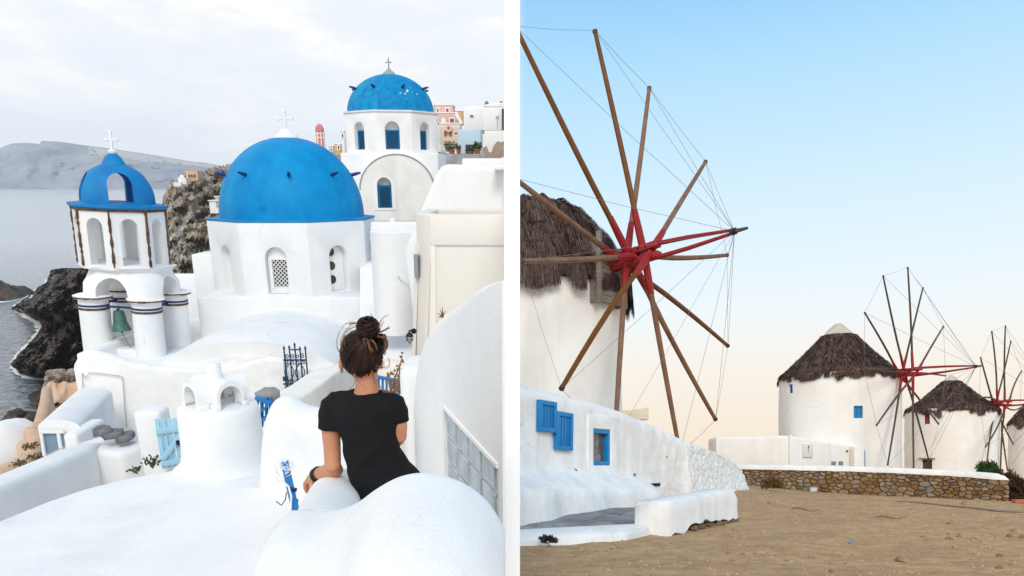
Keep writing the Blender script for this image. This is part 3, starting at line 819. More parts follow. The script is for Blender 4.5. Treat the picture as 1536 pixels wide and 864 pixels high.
# ---- second church, behind
D2 = 36.0; k2 = D2 / 1268
c2 = P(586, 165, D2); zt2 = P(586, 167, D2 - 2).z; zm2 = P(586, 229, D2 - 2.1).z; zg2 = P(600, 335, D2 - 3).z
ch2 = thing('small_church', (c2.x, D2, zg2), 'white church with peeling blue dome and teal lattice windows, behind the big dome', 'church')
R2 = 71 * k2; ap2 = R2 * cos(pi/8); T2 = rad(23 + 8.2)
drum = MB().lathe([(R2, zm2 - .3), (R2, zt2)], (c2.x, D2, 0), 8, T2).build('drum', WHITE, ch2, bevel=.03)
wz0, wh = P(583, 224, D2 - 2).z, P(583, 182, D2 - 2).z - P(583, 224, D2 - 2).z
fc2 = [T2 + rad(22.5 + 45*i) for i in range(8)]
cut(drum, *[MB().prism(arch_poly(.56, wh, 12, 0, wz0), -ap2 - .2, -ap2 + .28).xf(face_mat((c2.x, D2), a)) for a in fc2])
def lattice(x0, x1, z0, z1, y, step, w, fmx, parent, material):
    m = MB()
    h = z1 - z0; wd = x1 - x0
    n = int((h + wd) / step) + 1
    for i in range(1, n):
        s = i * step
        for sg in (0, 1):
            a = (s, 0) if s <= wd else (wd, s - wd)
            e = (0, s) if s <= h else (s - h, h)
            if sg: a, e = (wd - a[0], a[1]), (wd - e[0], e[1])
            m.bar((x0 + a[0], y, z0 + a[1]), (x0 + e[0], y, z0 + e[1]), w, .02, up=(0, 1, 0))
    m.xf(fmx).build('lattice', material, parent)
for a in fc2:
    if cos(a) < .3: continue
    fm = face_mat((c2.x, D2), a)
    wn_ = MB().box(-.25, .25, -ap2 + .24, -ap2 + .27, wz0 + .04, wz0 + wh - .30).xf(fm).build('window', TEAL, ch2)
    MB().box(-.27, -.21, -ap2 + .19, -ap2 + .24, wz0 + .03, wz0 + wh - .29).box(.21, .27, -ap2 + .19, -ap2 + .24, wz0 + .03, wz0 + wh - .29).box(-.21, .21, -ap2 + .19, -ap2 + .24, wz0 + wh - .35, wz0 + wh - .29).xf(fm).build('frame', TEAL, wn_)
    lattice(-.21, .21, wz0 + .06, wz0 + wh - .36, -ap2 + .215, .10, .028, fm, wn_, mat('shutter_teal_dark', (.003, .07, .17), (.005, .10, .22), .55))
rd2 = 62.5 * k2; hd2 = 54 * k2
MB().lathe([(R2 + .05, zt2), (R2 + .06, zt2 + .06), (R2 * .8, zt2 + .10)], (c2.x, D2, 0), 8, T2).build('roof_ledge', WHITE, ch2)
MB().lathe([(rd2, zt2 + .02)] + [(rd2 * cos(a), zt2 + .06 + (hd2 - .06) * sin(a)) for a in [pi / 2 * i / 24 for i in range(1, 24)]] + [(.05, zt2 + hd2)], (c2.x, D2, 0), 64).build('dome', DOMEB2, ch2, smooth=60)
for i in range(8): dome_spike((c2.x, D2), rd2, hd2, zt2 + .03, rad(-66 + i * 45 + 4), rad(36), .28, ch2)
zt = zt2 + hd2
MB().lathe([(.30, zt - .06), (.22, zt + .06), (.10, zt + .14), (.07, zt + .2)], (c2.x, D2, 0), 16).build('finial', GREYW, ch2, smooth=40)
cross((c2.x, D2), zt + .18, .42, .24, .05, ch2, GREYW, False)
random.seed(12)
for i in range(9):
    a = rad(random.gauss(38, 6)); e = rad(random.gauss(22, 10))
    e = max(rad(6), e)
    s = random.uniform(.012, .05)
    nrm = Vector((cos(e)*sin(a), -cos(e)*cos(a), sin(e)))
    cpt = Vector((c2.x + rd2*cos(e)*sin(a), D2 - rd2*cos(e)*cos(a), zt2 + .06 + (hd2 - .06)*sin(e))) + nrm * .004
    t1 = nrm.orthogonal().normalized(); t2 = nrm.cross(t1)
    ring = [cpt + (t1*cos(q) + t2*sin(q)) * s * random.uniform(.5, 1.2) for q in [2*pi*j/7 for j in range(7)]]
    MB().loft([[v - nrm*.01 for v in ring], [v + nrm*.008 for v in ring]]).build('bare_patch', WHITE2, ch2)
bx0, bx1 = X_at(511, 250, D2 - 2.1), X_at(657, 250, D2 - 2.1)
zbb = P(586, 268, D2 - 2.1).z
MB().box(bx0, bx1, D2 - ap2 - .12, D2 + 2.2, zg2 - 1, zm2).build('base_block', WHITE, ch2, bevel=.04)
# arched front gable
xg = X_at(596, 290, D2 - 3); rg = 50 * k2; zsp = P(596, 285, D2 - 3).z; zap = P(596, 233, D2 - 3).z
pg_ = [(xg - rg*1.02, zg2 - 1.2), (xg + rg*1.02, zg2 - 1.2)] + [(xg + rg * cos(pi*i/24), zsp + (zap - zsp) * sin(pi*i/24)) for i in range(25)]
gable = MB().prism(pg_, D2 - 3.0, D2 - ap2).build('gable_vault', STUCCO, ch2, smooth=40)
m = MB()
arc = [(xg + (rg + .03) * cos(pi*i/30), zsp + (zap - zsp + .03) * sin(pi*i/30)) for i in range(31)]
m.tube([(x, D2 - 2.98, z) for x, z in arc], .035, 6).build('coping', GREYW, ch2, smooth=60)
gz0, gh = P(577, 312, D2 - 3).z, P(577, 266, D2 - 3).z - P(577, 312, D2 - 3).z
xw = X_at(577, 290, D2 - 3)
MB().prism(arch_poly(.86, gh + .14, 12, xw, gz0 - .08), D2 - 3.03, D2 - 2.9).build('window_surround', WHITE, ch2, smooth=40)
cut(gable, MB().prism(arch_poly(.56, gh, 12, xw, gz0), D2 - 3.4, D2 - 2.75))
srd = [o for o in ch2.children if o.name.startswith('window_surround')][-1]
cut(srd, MB().prism(arch_poly(.56, gh, 12, xw, gz0), D2 - 3.4, D2 - 2.75))
wn_ = MB().box(xw - .26, xw + .26, D2 - 2.82, D2 - 2.78, gz0 + .02, gz0 + gh - .30).build('window', TEAL, ch2)
MB().box(xw - .27, xw - .20, D2 - 2.88, D2 - 2.82, gz0 + .02, gz0 + gh - .28).box(xw + .20, xw + .27, D2 - 2.88, D2 - 2.82, gz0 + .02, gz0 + gh - .28).box(xw - .20, xw + .20, D2 - 2.88, D2 - 2.82, gz0 + gh - .36, gz0 + gh - .28).build('frame', TEAL, wn_)
lattice(xw - .2, xw + .2, gz0 + .05, gz0 + gh - .36, D2 - 2.85, .10, .028, Matrix.Identity(4), wn_, MATS['shutter_teal_dark'])
MB().box(bx0 - .5, bx1 + .3, D2 - 3.3, D2 - 2.9, zg2 - 1.5, zg2 + .1).build('plinth', GREYW, ch2, bevel=.03)
MB().box(xg + rg, bx1 + .05, D2 - 2.9, D2 - 2.1, zg2 - 1, zbb).build('shoulder', STUCCO, ch2, bevel=.03)
# ---- far houses on the hill above the church
def simple_house(name, px0, px1, py0, py1, d, material, label, cat='house', depth=4, wins=(), roofedge=WHITE, winmat=DARK, edge=True):
    a, b = P(px0, py0, d), P(px1, py1, d)
    r = thing(name, ((a.x + b.x)/2, d, b.z), label, cat)
    MB().box(a.x, b.x, d, d + depth, b.z, a.z).build('wall', material, r, bevel=.05)
    if edge: MB().box(a.x - .06, b.x + .06, d - .06, d + depth + .06, a.z, a.z + .14).build('roof_edge', roofedge, r, bevel=.03)
    for wv in wins:
        x0, x1, y0, y1 = wv[:4]
        p, q = P(x0, y0, d), P(x1, y1, d)
        fr = MB().box(p.x - .12, q.x + .12, d - .06, d + .02, q.z - .1, p.z + .12).build('window', WHITE, r)
        MB().box(p.x, q.x, d - .08, d - .055, q.z, p.z).build('pane', wv[4] if len(wv) > 4 else winmat, fr)
    return r
DOORR = mat('brown_shutter', (.25, .09, .05), (.3, .12, .07), .7)
h = simple_house('house', 650, 680, 158, 190, 108, PINK, 'pale pink house with white cornice on the hilltop', wins=((656, 658, 163, 169), (669, 673, 163, 169, DOORR)))
a = P(690, 184, 106)
h = simple_house('house', 650, 686, 170, 186, 104, PINK, 'pink lower house with stair and arched fanlight below the hilltop', wins=((675, 681, 178, 184, DOORR), (655, 657, 178, 182)))
p = P(665, 184, 103.8); MB().prism(arch_poly(.55, .55, 10, p.x, p.z), 103.85, 104).build('fanlight', WHITE, h)
s0, s1 = P(684, 170, 103), P(693, 186, 103)
MB().bar(s0, s1, .35, .35).build('stair_parapet', WHITE, h)
h = simple_house('house', 648, 690, 186, 196, 98, mat('cream_white', (.74, .66, .58), (.7, .62, .55), .9), 'long cream terrace wall with white edge below the pink houses', 'wall')
h = simple_house('house', 655, 688, 191, 216, 90, SALMON, 'salmon church front with round gable and arched windows', 'church', wins=(), edge=False)
p = P(673, 192, 89.9); MB().lathe([(5.5*90/1265, 0), (5.5*90/1265, .3)], (0, 0, 0), 22).xf(Matrix.Translation((p.x, 89.95, p.z)) @ Matrix.Rotation(pi/2, 4, 'X')).build('round_gable', SALMON, h, smooth=40)
MB().lathe([(.12, 0), (.12, .1)], (0, 0, 0), 10).xf(Matrix.Translation((p.x, 89.62, p.z)) @ Matrix.Rotation(pi/2, 4, 'X')).build('oculus', DOORR, h)
for px in (668, 676):
    q = P(px, 204, 89.9); MB().prism(arch_poly(.25, .50, 8, q.x, q.z), 89.9, 90.02).build('window', DOORR, h)
simple_house('house', 682, 694, 167, 186, 120, OCHRE, 'small ochre house peeping over the pink stair', wins=())
# white house block with a small half-round light
h = simple_house('house', 695, 727, 161, 196, 62, WHITE, 'white house with one small half round light beside the pink houses', depth=5, edge=False)
p = P(707.5, 175, 61.95); MB().prism([(p.x + .13*cos(pi*i/8), p.z + .12*sin(pi*i/8)) for i in range(9)], 61.9, 62.1).build('fanlight', DOORR, h)
MB().box(P(700, 159, 62).x, P(727, 159, 62).x, 62.5, 66.5, P(700, 162, 62).z, P(700, 158.5, 62).z).build('roof_step', WHITE, h, bevel=.08)
h = simple_house('house', 724, 757, 158, 196, 56, WHITE, 'white house with arched roof, lantern and dark doorway above the grey wall', depth=5, edge=False, wins=())
a0, a1 = P(724, 160, 56), P(757, 160, 56)
MB().prism([(a0.x, a0.z - .1), (a1.x, a0.z - .1), (a1.x, a0.z + .25), (lerp(a0.x, a1.x, .5), a0.z + .2), (a0.x + .05, a0.z + .1)], 56, 60.5).build('roof', WHITE, h, bevel=.05)
for px in (730, 752):
    q = P(px, 154, 57); MB().lathe([(.16, q.z - .2), (.13, q.z), (.05, q.z + .09)], (q.x, 57, 0), 10).build('roof_pot', TERRA, h, smooth=60)
q, q2 = P(753, 163, 55.9), P(757, 195, 55.9); MB().box(q.x, q2.x, 55.88, 56, q2.z, q.z).build('doorway', mat('dark_wood', (.06, .025, .03), None, .7), h)
q = P(746, 174, 55.8); MB().ball((q.x, 55.9, q.z), .1, 10, 6).build('lamp', CANVAS, h, smooth=60)
MB().tube([P(746, 176, 55.85), P(746, 192, 55.85)], .02, 5).build('pipe', PIPE, h)
h = simple_house('house', 686, 721, 194, 231, 50, PALEB, 'pale blue house front with small dark window above the grey wall', depth=4, edge=False, winmat=DARK)
p, q = P(698.5, 217, 50), P(711, 230, 50)
fr = MB().box(p.x, q.x, 49.93, 50.02, q.z, p.z).build('window', mat('dark_frame', (.03, .03, .035), None, .6), h)
for i in range(2): MB().box(lerp(p.x, q.x, .08 + .48*i), lerp(p.x, q.x, .44 + .48*i), 49.915, 49.94, q.z + .06, p.z - .06).build('pane', GLASSP, fr)
q = P(686, 200, 49.9); MB().tube([q, q + Vector((-.1, -.1, 0)), q + Vector((-.14, -.1, -.05))], .035, 6).build('wall_lamp', BLACK, h)
h = thing('garden_wall', P(735, 236, 46), 'white sloping garden wall with bare brown plaster beside the pale blue house', 'wall')
pts = [P(723, 236, 46), P(760, 236, 46), P(760, 196, 46), P(727, 196, 46), P(724, 216, 46)]
MB().loft([[p for p in pts], [p + Vector((0, .4, 0)) for p in pts]]).build('wall', WHITE, h, bevel=.04)
pts = [P(724, 236, 45.98), P(760, 236, 45.98), P(760, 211, 45.98), P(752, 213, 45.98), P(746, 212, 45.98), P(741, 218, 45.98), P(737, 229, 45.98), P(733, 228, 45.98), P(730, 219, 45.98), P(724, 222, 45.98)]
MB().loft([[p for p in pts], [p + Vector((0, .05, 0)) for p in pts]]).build('bare_plaster', mat('bare_brown_plaster', (.42, .33, .25), (.30, .23, .17), .95, 3), h)
# pink bell tower far behind the big dome
p = P(481.5, 222, 125); k5 = 125 / 1268
h = thing('pink_bell_tower', p, 'small far pink bell tower with striped top behind the big dome', 'bell tower')
MB().lathe([(6.5*k5, p.z - 2), (6.2*k5, P(481, 196, 125).z)], (p.x, 125, 0), 8, .39).build('shaft', ROSE, h)
for py in (201, 207): MB().lathe([(6.6*k5, P(481, py, 125).z), (6.6*k5, P(481, py, 125).z + .12)], (p.x, 125, 0), 8, .39).build('band', WHITE, h)
for i in range(8):
    a = .39 + i * pi / 4; MB().bar((p.x + 6.3*k5*sin(a), 125 - 6.3*k5*cos(a), p.z - 2), (p.x + 6.2*k5*sin(a), 125 - 6.2*k5*cos(a), P(481, 198, 125).z), .13).build('corner_strip', WHITE, h)
z = P(481, 197, 125).z
MB().lathe([(6.4*k5, z), (6.2*k5, z + .3), (5.2*k5, z + .65), (3*k5, z + .92), (.1, z + 1.0)], (p.x, 125, 0), 24).build('cupola', ROSE, h, smooth=60)
MB().tube([(p.x, 125, z + .95), (p.x, 125, z + 1.4)], .05, 6).build('finial', WHITE, h)
simple_house('house', 501, 512, 217, 234, 95, OCHRE, 'ochre yellow house with white corner behind the big dome', wins=((507, 509, 219, 224),))
simple_house('house', 493, 501, 220, 232, 100, mat('grey_far_house', (.5, .5, .5), None, .9), 'grey little house next to the ochre one behind the dome', wins=((496, 498, 223, 226),))
simple_house('house', 511, 518, 198, 232, 80, WHITE, 'narrow white house tucked behind the peeling dome church', wins=((513, 515, 201, 206),))
# grey terrace wall, closed parasol, pots and plants
a, b = P(655, 231, 44), P(727, 248, 44)
tag(MB().box(a.x, b.x, 44, 44.35, b.z - .6, a.z).build('terrace_wall', GREYW, bevel=.02), 'rough grey mortared terrace wall under the potted plants', 'wall')
p = P(659, 231, 44.6); zt_ = P(659, 187, 44.6).z
h = thing('parasol', p, 'closed cream parasol standing on the grey terrace wall', 'parasol')
MB().tube([(p.x, 44.6, p.z - .3), (p.x, 44.6, zt_ + .1)], .03, 8).build('pole', WOODG, h)
m = MB(); rings = []
for t, r_ in ((0, .04), (.12, .10), (.3, .15), (.5, .19), (.62, .17), (.7, .19), (.85, .26), (.97, .28)):
    z = lerp(zt_, p.z + .05, t)
    rings.append([(p.x + r_ * (1 + .25 * cos(5*2*pi*j/20)) * cos(2*pi*j/20), 44.6 + r_ * sin(2*pi*j/20), z) for j in range(20)])
m.loft(rings).build('canopy', CANVAS, h, smooth=50)
MB().torus((p.x, 44.6, lerp(zt_, p.z, .62)), .17, .025, n=16, m=5).build('strap', CANVAS, h)
def leafy(name, c, rx, rz, n, label, cat='plant', size=.08, material=LEAF, group=None, side='L', ry=None, pot=None):
    r = thing(name, c, label, cat, group, side)
    m = MB()
    for i in range(n):
        a = random.uniform(0, 2*pi); e = random.uniform(-.15, 1); q = random.random() ** .4
        ctr = Vector(c) + Vector((cos(a)*rx*q*sqrt(max(0, 1-e*e*.8)), sin(a)*(ry or rx)*q*sqrt(max(0, 1-e*e*.8)), rz*.35 + e*rz*.75*q))
        d1 = Vector((random.gauss(0, 1), random.gauss(0, 1), random.gauss(.3, .8))).normalized() * size
        d2 = d1.orthogonal().normalized() * size * .35
        d2.rotate(Matrix.Rotation(random.uniform(0, 2*pi), 3, d1))
        m.add([ctr, ctr + d1*.5 + d2, ctr + d1, ctr + d1*.5 - d2], [(0, 1, 2, 3)])
    m.build('foliage', material, r, fix=False)
    st = MB()
    for i in range(7):
        a = random.uniform(0, 2*pi)
        st.tube([Vector(c), Vector(c) + Vector((cos(a)*rx*.3, sin(a)*rx*.3, rz*.5)), Vector(c) + Vector((cos(a)*rx*.7, sin(a)*rx*.7, rz*.85))], [.014, .01, .004], 5)
    st.build('stem', DRYTWIG, r)
    if pot:
        MB().lathe([(pot*.7, c[2] - pot*1.3), (pot, c[2]), (pot*1.1, c[2]), (pot*1.1, c[2] + .04), (pot*.8, c[2] + .03)], (c[0], c[1], 0), 14).build('pot', TERRA, r, smooth=40)
    return r
random.seed(21)
leafy('shrub', P(674, 229, 45.5), .55, .55, 420, 'leafy green shrub beside the closed cream parasol', 'shrub')
leafy('shrub', P(666, 229, 45.2), .25, .30, 160, 'small green shrub right behind the closed cream parasol', 'shrub')
leafy('potted_plant', P(678, 226, 44.2), .20, .20, 80, 'rounded bush in a low pot on the grey terrace wall', pot=.16)
leafy('potted_plant', P(688, 226.5, 44.2), .16, .26, 90, 'tall dark bush in a pot left of the dark window', pot=.12)
leafy('potted_plant', P(705, 228, 44.2), .22, .14, 90, 'low sprawling plant in a pot below the dark window', pot=.12)
leafy('potted_plant', P(716, 225, 44.2), .20, .28, 60, 'spiky plant in a terracotta pot right of the dark window', size=.2, pot=.17)

# ---- white slab house with the slanting gable edge
h = thing('slab_house', P(700, 330, 18.5), 'plain white house with long slanting wall edge behind the cream building', 'house')
ps = [(606, 375), (616, 352), (640, 292), (655, 258), (662, 249), (672, 246), (757, 249), (757, 470), (618, 470)]
fr = [P(x, y, 18.5 + (0 if x < 700 else 0)) for x, y in ps]
MB().loft([[p for p in fr], [p + Vector((.25, 3.2, 0)) if p.x < -1 else p + Vector((0, 3.2, 0)) for p in fr]]).build('wall', WHITE, h, bevel=.12, seg=3)
a, b = P(742, 250, 18.2), P(757, 256, 18.2)
MB().box(a.x, b.x, 18.0, 18.9, b.z, a.z + .03).build('roof_step', WHITE, h, bevel=.03)
a, b = P(693, 237.5, 21.9), P(757, 249, 21.9)
tag(MB().box(a.x, b.x, 21.9, 22.3, b.z - 1, a.z).build('roof_parapet', WHITE, bevel=.04), 'low white roof parapet in front of the grey terrace wall', 'wall')
# curved basin parapet at its foot
pts = []
for i in range(15):
    t = i / 14; px = lerp(557, 616, t); py = 352 - 24 * sin(pi * min(1, t*1.0)) ** 1.0 * .0
    pts.append(px)
m = MB(); rings = []
for i in range(17):
    a = pi * (.05 + .95 * i / 16)
    cx_, cy_ = X_at(612, 370, 20.4), 20.9
    x, y = cx_ + .85 * cos(pi + a * .62) * 1.0, cy_ - .85 * sin(a * .9)
    o_ = Vector((x - cx_, y - cy_, 0)).normalized() * .13
    zt_ = P(583, 347, 20.0).z; zlo = P(590, 412, 20.0).z - 1.5
    rings.append([(x + o_.x, y + o_.y, zlo), (x + o_.x, y + o_.y, zt_ - .04), (x + o_.x*.4, y + o_.y*.4, zt_), (x - o_.x*.4, y - o_.y*.4, zt_), (x - o_.x, y - o_.y, zt_ - .04), (x - o_.x, y - o_.y, zlo)])
tag(m.loft(rings).build('curved_parapet', WHITE, smooth=45), 'curved white parapet at the foot of the slanting white wall', 'wall')
setting(MB().grid(14, 24, lambda u, v: P(lerp(540, 640, u), lerp(392, 552, v), lerp(25.2, 19.4, v)) + Vector((0, 0, fbm((u*3, v*5, 1), 4)*.03))).build('ramp', WHITE, smooth=180))
a, b = P(555, 333, 24.5), P(625, 420, 24.5)
tag(MB().box(a.x, b.x + .2, 24.5, 24.9, ZT - .3, a.z).build('terrace_wall', WHITE, bevel=.06), 'white terrace wall between the big dome church and the slanting wall', 'wall')
q = P(589, 336, 24.6); r_ = MB().lathe([(.09, q.z - .1), (.08, q.z + .12), (.02, q.z + .18)], (q.x, 24.6, 0), 10).build('wall_finial', WHITE, smooth=60)
tag(r_, 'tiny white finial on the terrace wall below the arched gable', 'finial')
cb = MB().tube([P(597, 415, 19.2), P(600, 420, 19.2), P(606, 424, 19.0), P(611, 428, 18.8), P(617, 440, 18.6)], .02, 6).build('cable', PIPE, smooth=60)
tag(cb, 'thin grey cable lying on the white floor beside the cream building', 'cable')
random.seed(5)
for (px, py, s, lab) in ((599, 458, .20, 'grey bare patch worn into the white terrace floor'), (572, 462, .05, 'tiny grey chip in the white terrace floor')):
    c = P(px, py, lerp(25.2, 19.4, (py - 392) / 160) - .02)
    ring = [(c.x + s*cos(2*pi*j/14)*random.uniform(.4, 1.1), c.y + s*1.6*sin(2*pi*j/14)*random.uniform(.4, 1.1)) for j in range(14)]
    tag(MB().loft([[(x, y, c.z + (y - c.y) * .42 - .03) for x, y in ring], [(x, y, c.z + (y - c.y) * .42 + .012) for x, y in ring]]).build('worn_patch', GREYW), lab, 'worn patch')

# ---- cream building with recessed panels
DB = 13.5
h = thing('cream_building', P(690, 520, DB), 'cream plastered building with recessed panels and open roof parapet', 'building')
tl, fl, frt = P(625, 319, DB + .75), P(645, 322, DB), P(757, 326, DB)
bl, ttl = P(664, 301, DB + 2.6), None
zt_ = fl.z
lean = .16
zb_ = -6.2
plan = [Vector((tl.x, DB + .62, 0)), Vector((fl.x, DB, 0)), Vector((frt.x, DB, 0)), Vector((frt.x, DB + 2.6, 0)), Vector((tl.x, DB + 2.6, 0))]
def off(pl, dx): return [Vector((p.x - (dx if p.x < -1 else 0), p.y - dx * (.3 if p.y < DB + 1 else 0), 0)) for p in pl]
body = MB().loft([[(p.x, p.y, zb_) for p in off(plan, lean * 2.0)], [(p.x, p.y, zt_ - .5) for p in plan], [(p.x, p.y, zt_) for p in plan]]).build('wall', BEIGE, h, bevel=.025)
well = [(plan[0].x + .22, DB + .70), (plan[1].x + .20, DB + .18), (plan[2].x + .3, DB + .18), (plan[3].x + .3, DB + 2.4), (plan[4].x + .22, DB + 2.4)]
cut(body, MB().prismz(well, zt_ - .42, zt_ + .4))
MB().prismz([(min(x, frt.x - .01), y) for x, y in well], zt_ - .44, zt_ - .414).build('roof_floor', GREYW, h)
# proud bands framing recessed panels
xa = P(651, 368, DB).x
for i, (z0, z1) in enumerate(((zt_ - .52, zt_ + .012),)):
    pl = [(p.x - .02, p.y - .02) for p in plan[:3]]
pz = P(651, 368, DB).z
pts = [Vector((frt.x, DB - .035, zt_ + .003)), Vector((fl.x - .005, DB - .035, zt_ + .003)), Vector((fl.x - .005, DB - .035, pz)), Vector((frt.x, DB - .035, pz))]
MB().loft([[p for p in pts], [p + Vector((0, .06, 0)) for p in pts]]).build('band', BEIGE, h, bevel=.012)
pts = [Vector((fl.x - .005, DB - .035, pz)), Vector((fl.x + .075, DB - .035, pz)), Vector((fl.x + .0, DB - .13, zb_ + 1)), Vector((fl.x - .15, DB - .13, zb_ + 1))]
MB().loft([[p for p in pts], [p + Vector((0, .08, 0)) for p in pts]]).build('corner_strip', BEIGE, h, bevel=.012)
e0, e1 = Vector((tl.x, DB + .62, 0)), Vector((fl.x, DB, 0)); nrm = Vector(((e1 - e0).y, -(e1 - e0).x, 0)).normalized()
if nrm.y > 0: nrm = -nrm
for t0, t1 in ((-.0, .16), (.84, .99)):
    m = MB(); rr = []
    for z, dx in ((zt_ - .5, 0), (zb_ + .8, lean * 1.9)):
        A = e0 + (e1 - e0) * t0 + Vector((-dx, -dx*.3, 0)); B = e0 + (e1 - e0) * t1 + Vector((-dx, -dx*.3, 0))
        rr.append([(A.x, A.y, z), (A.x + nrm.x*.03, A.y + nrm.y*.03, z), (B.x + nrm.x*.03, B.y + nrm.y*.03, z), (B.x, B.y, z)])
    m.loft(rr).build('corner_strip', BEIGE, h)
q = P(619, 385, 13.6); MB().box(q.x - .02, q.x + .05, 13.9, 14.1, q.z - .38, q.z).build('side_shutter', mat('slate_grey', (.25, .28, .32), None, .6), h)
# wall lamp with cage
q = P(617, 503, 13.0)
lm = thing('wall_lamp', q, 'black caged wall lamp with arm on the cream building', 'lamp')
q0 = P(621, 496.5, 13.15)
MB().lathe([(.045, 0), (.045, .03)], (0, 0, 0), 12).xf(Matrix.Translation(q0 + Vector((.0, .0, 0))) @ Matrix.Rotation(pi/2, 4, 'X')).build('mount', BLACK, lm)
qa = P(614, 496.5, 13.05)
MB().tube([q0, q0.lerp(qa, .6) + Vector((0, 0, .01)), qa, qa + Vector((0, 0, -.03))], .016, 7).build('arm', BLACK, lm, smooth=60)
MB().lathe([(.015, qa.z - .02), (.04, qa.z - .04), (.062, qa.z - .075), (.066, qa.z - .09), (.05, qa.z - .092)], (qa.x, qa.y, 0), 16).build('shade', BLACK, lm, smooth=50)
MB().lathe([(.048, qa.z - .09), (.046, qa.z - .15), (.03, qa.z - .18), (.01, qa.z - .19)], (qa.x, qa.y, 0), 14).build('globe', mat('frosted_glass', (.55, .55, .52), None, .25, spec=.6), lm, smooth=60)
for i in range(6):
    a = i * pi / 3
    MB().tube([(qa.x + .056*cos(a), qa.y + .056*sin(a), qa.z - .09), (qa.x + .054*cos(a), qa.y + .054*sin(a), qa.z - .15), (qa.x + .01*cos(a), qa.y + .01*sin(a), qa.z - .20)], .005, 5).build('cage_bar', BLACK, lm)
MB().torus((qa.x, qa.y, qa.z - .135), .056, .005, n=18, m=5).build('cage_ring', BLACK, lm)

# ---- rounded white house with glass blocks
gh = thing('rounded_house', (-.4, 4.6, -3.2), 'smooth white house wall with big rounded top beside the woman', 'house')
gt = [(3.30, -.385), (3.55, -.425), (4.0, -.51), (4.35, -.615), (4.65, -.715), (4.95, -.83), (5.15, -.935), (5.30, -1.035), (5.42, -1.14), (5.52, -1.28), (5.60, -1.48), (5.64, -1.75)]
def gx(y): return -.381 - .327 * (y - 4.6)
rings = []
ys = [3.57 + (5.64 - 3.57) * (i / 44) ** .8 for i in range(45)]
for y in ys:
    z = smooth_interp(gt, y); x0 = gx(y); x1 = -.0085 * y - .012
    x1 = max(x1, x0 + .012); wd = x1 - x0; rr = min(.10, wd * .45)
    ring = [(x1, y, -3.4), (x0, y, -3.4), (x0, y, z - rr)] + [(x0 + rr * (1 - cos(pi/2*i/6)), y, z - rr + rr * sin(pi/2*i/6)) for i in range(1, 7)] + [(x1, y, z)]
    rings.append(ring)
gw = MB().loft(rings).build('wall', WHITE, gh, smooth=60)
# glass block window: 4 rows, set in a shallow recess of the sloping-away wall
wd_ = Vector((-.327, 1, 0)).normalized(); nrm = Vector((-1, -.327, 0)).normalized()
def gwp(s, z, o=0.0):
    """s metres along the wall from its near end, o out of it"""
    y = 3.57 + s * wd_.y
    return Vector((gx(y), y, z)) + nrm * o
s_far = (4.68 - 3.57) / wd_.y
ztopw = -1.33
rec = MB(); corners = [(.07, ztopw - 1.14), (s_far, ztopw - 1.14), (s_far, ztopw), (.07, ztopw)]
rec.loft([[gwp(s, z, .1) for s, z in corners], [gwp(s, z, -.022) for s, z in corners]])
cut(gw, rec)
win = MB().loft([[gwp(s, z, -.019) for s, z in corners], [gwp(s, z, -.024) for s, z in corners]]).build('window', WHITE, gh)
BLOCK = mat('glass_block', (.27, .34, .38), (.44, .51, .55), .18, 9, 4, .35, .65, .5, 16, .02, spec=.7)
sz = .236; pitch = .258; szv = .138; pitchv = .156
for c_ in range(-1, int(s_far / pitch) + 1):
    for r_ in range(7):
        s1 = s_far - .012 - c_ * pitch; s0 = max(s1 - sz, .075)
        z1 = ztopw - .012 - r_ * pitchv; z0 = z1 - szv
        if s1 < .11 or s1 > s_far: continue
        m = MB(); b_ = .012
        ring0 = [gwp(s0, z0, -.0195), gwp(s1, z0, -.0195), gwp(s1, z1, -.0195), gwp(s0, z1, -.0195)]
        ring1 = [gwp(s0, z0, -.012), gwp(s1, z0, -.012), gwp(s1, z1, -.012), gwp(s0, z1, -.012)]
        ring2 = [gwp(s0 + b_, z0 + b_, -.004), gwp(s1 - b_, z0 + b_, -.004), gwp(s1 - b_, z1 - b_, -.004), gwp(s0 + b_, z1 - b_, -.004)]
        m.loft([ring0, ring1, ring2]).build('glass_block', BLOCK, win)
# frame edge of the window
for (s0, z0, s1, z1) in ((.07, ztopw + .012, s_far + .02, ztopw + .012), (s_far + .012, ztopw, s_far + .012, ztopw - 1.2)):
    MB().bar(gwp(s0, z0, 0.0), gwp(s1, z1, 0.0), .022, .022, up=nrm).build('frame', WHITE2, win)
# buttress step at the far corner
a, b = P(604, 548, 5.9), P(626, 600, 5.9)
MB().box(a.x, b.x + .25, 5.66, 6.15, -3.4, P(612, 541, 5.9).z).build('buttress', WHITE, gh, bevel=.07, seg=4)

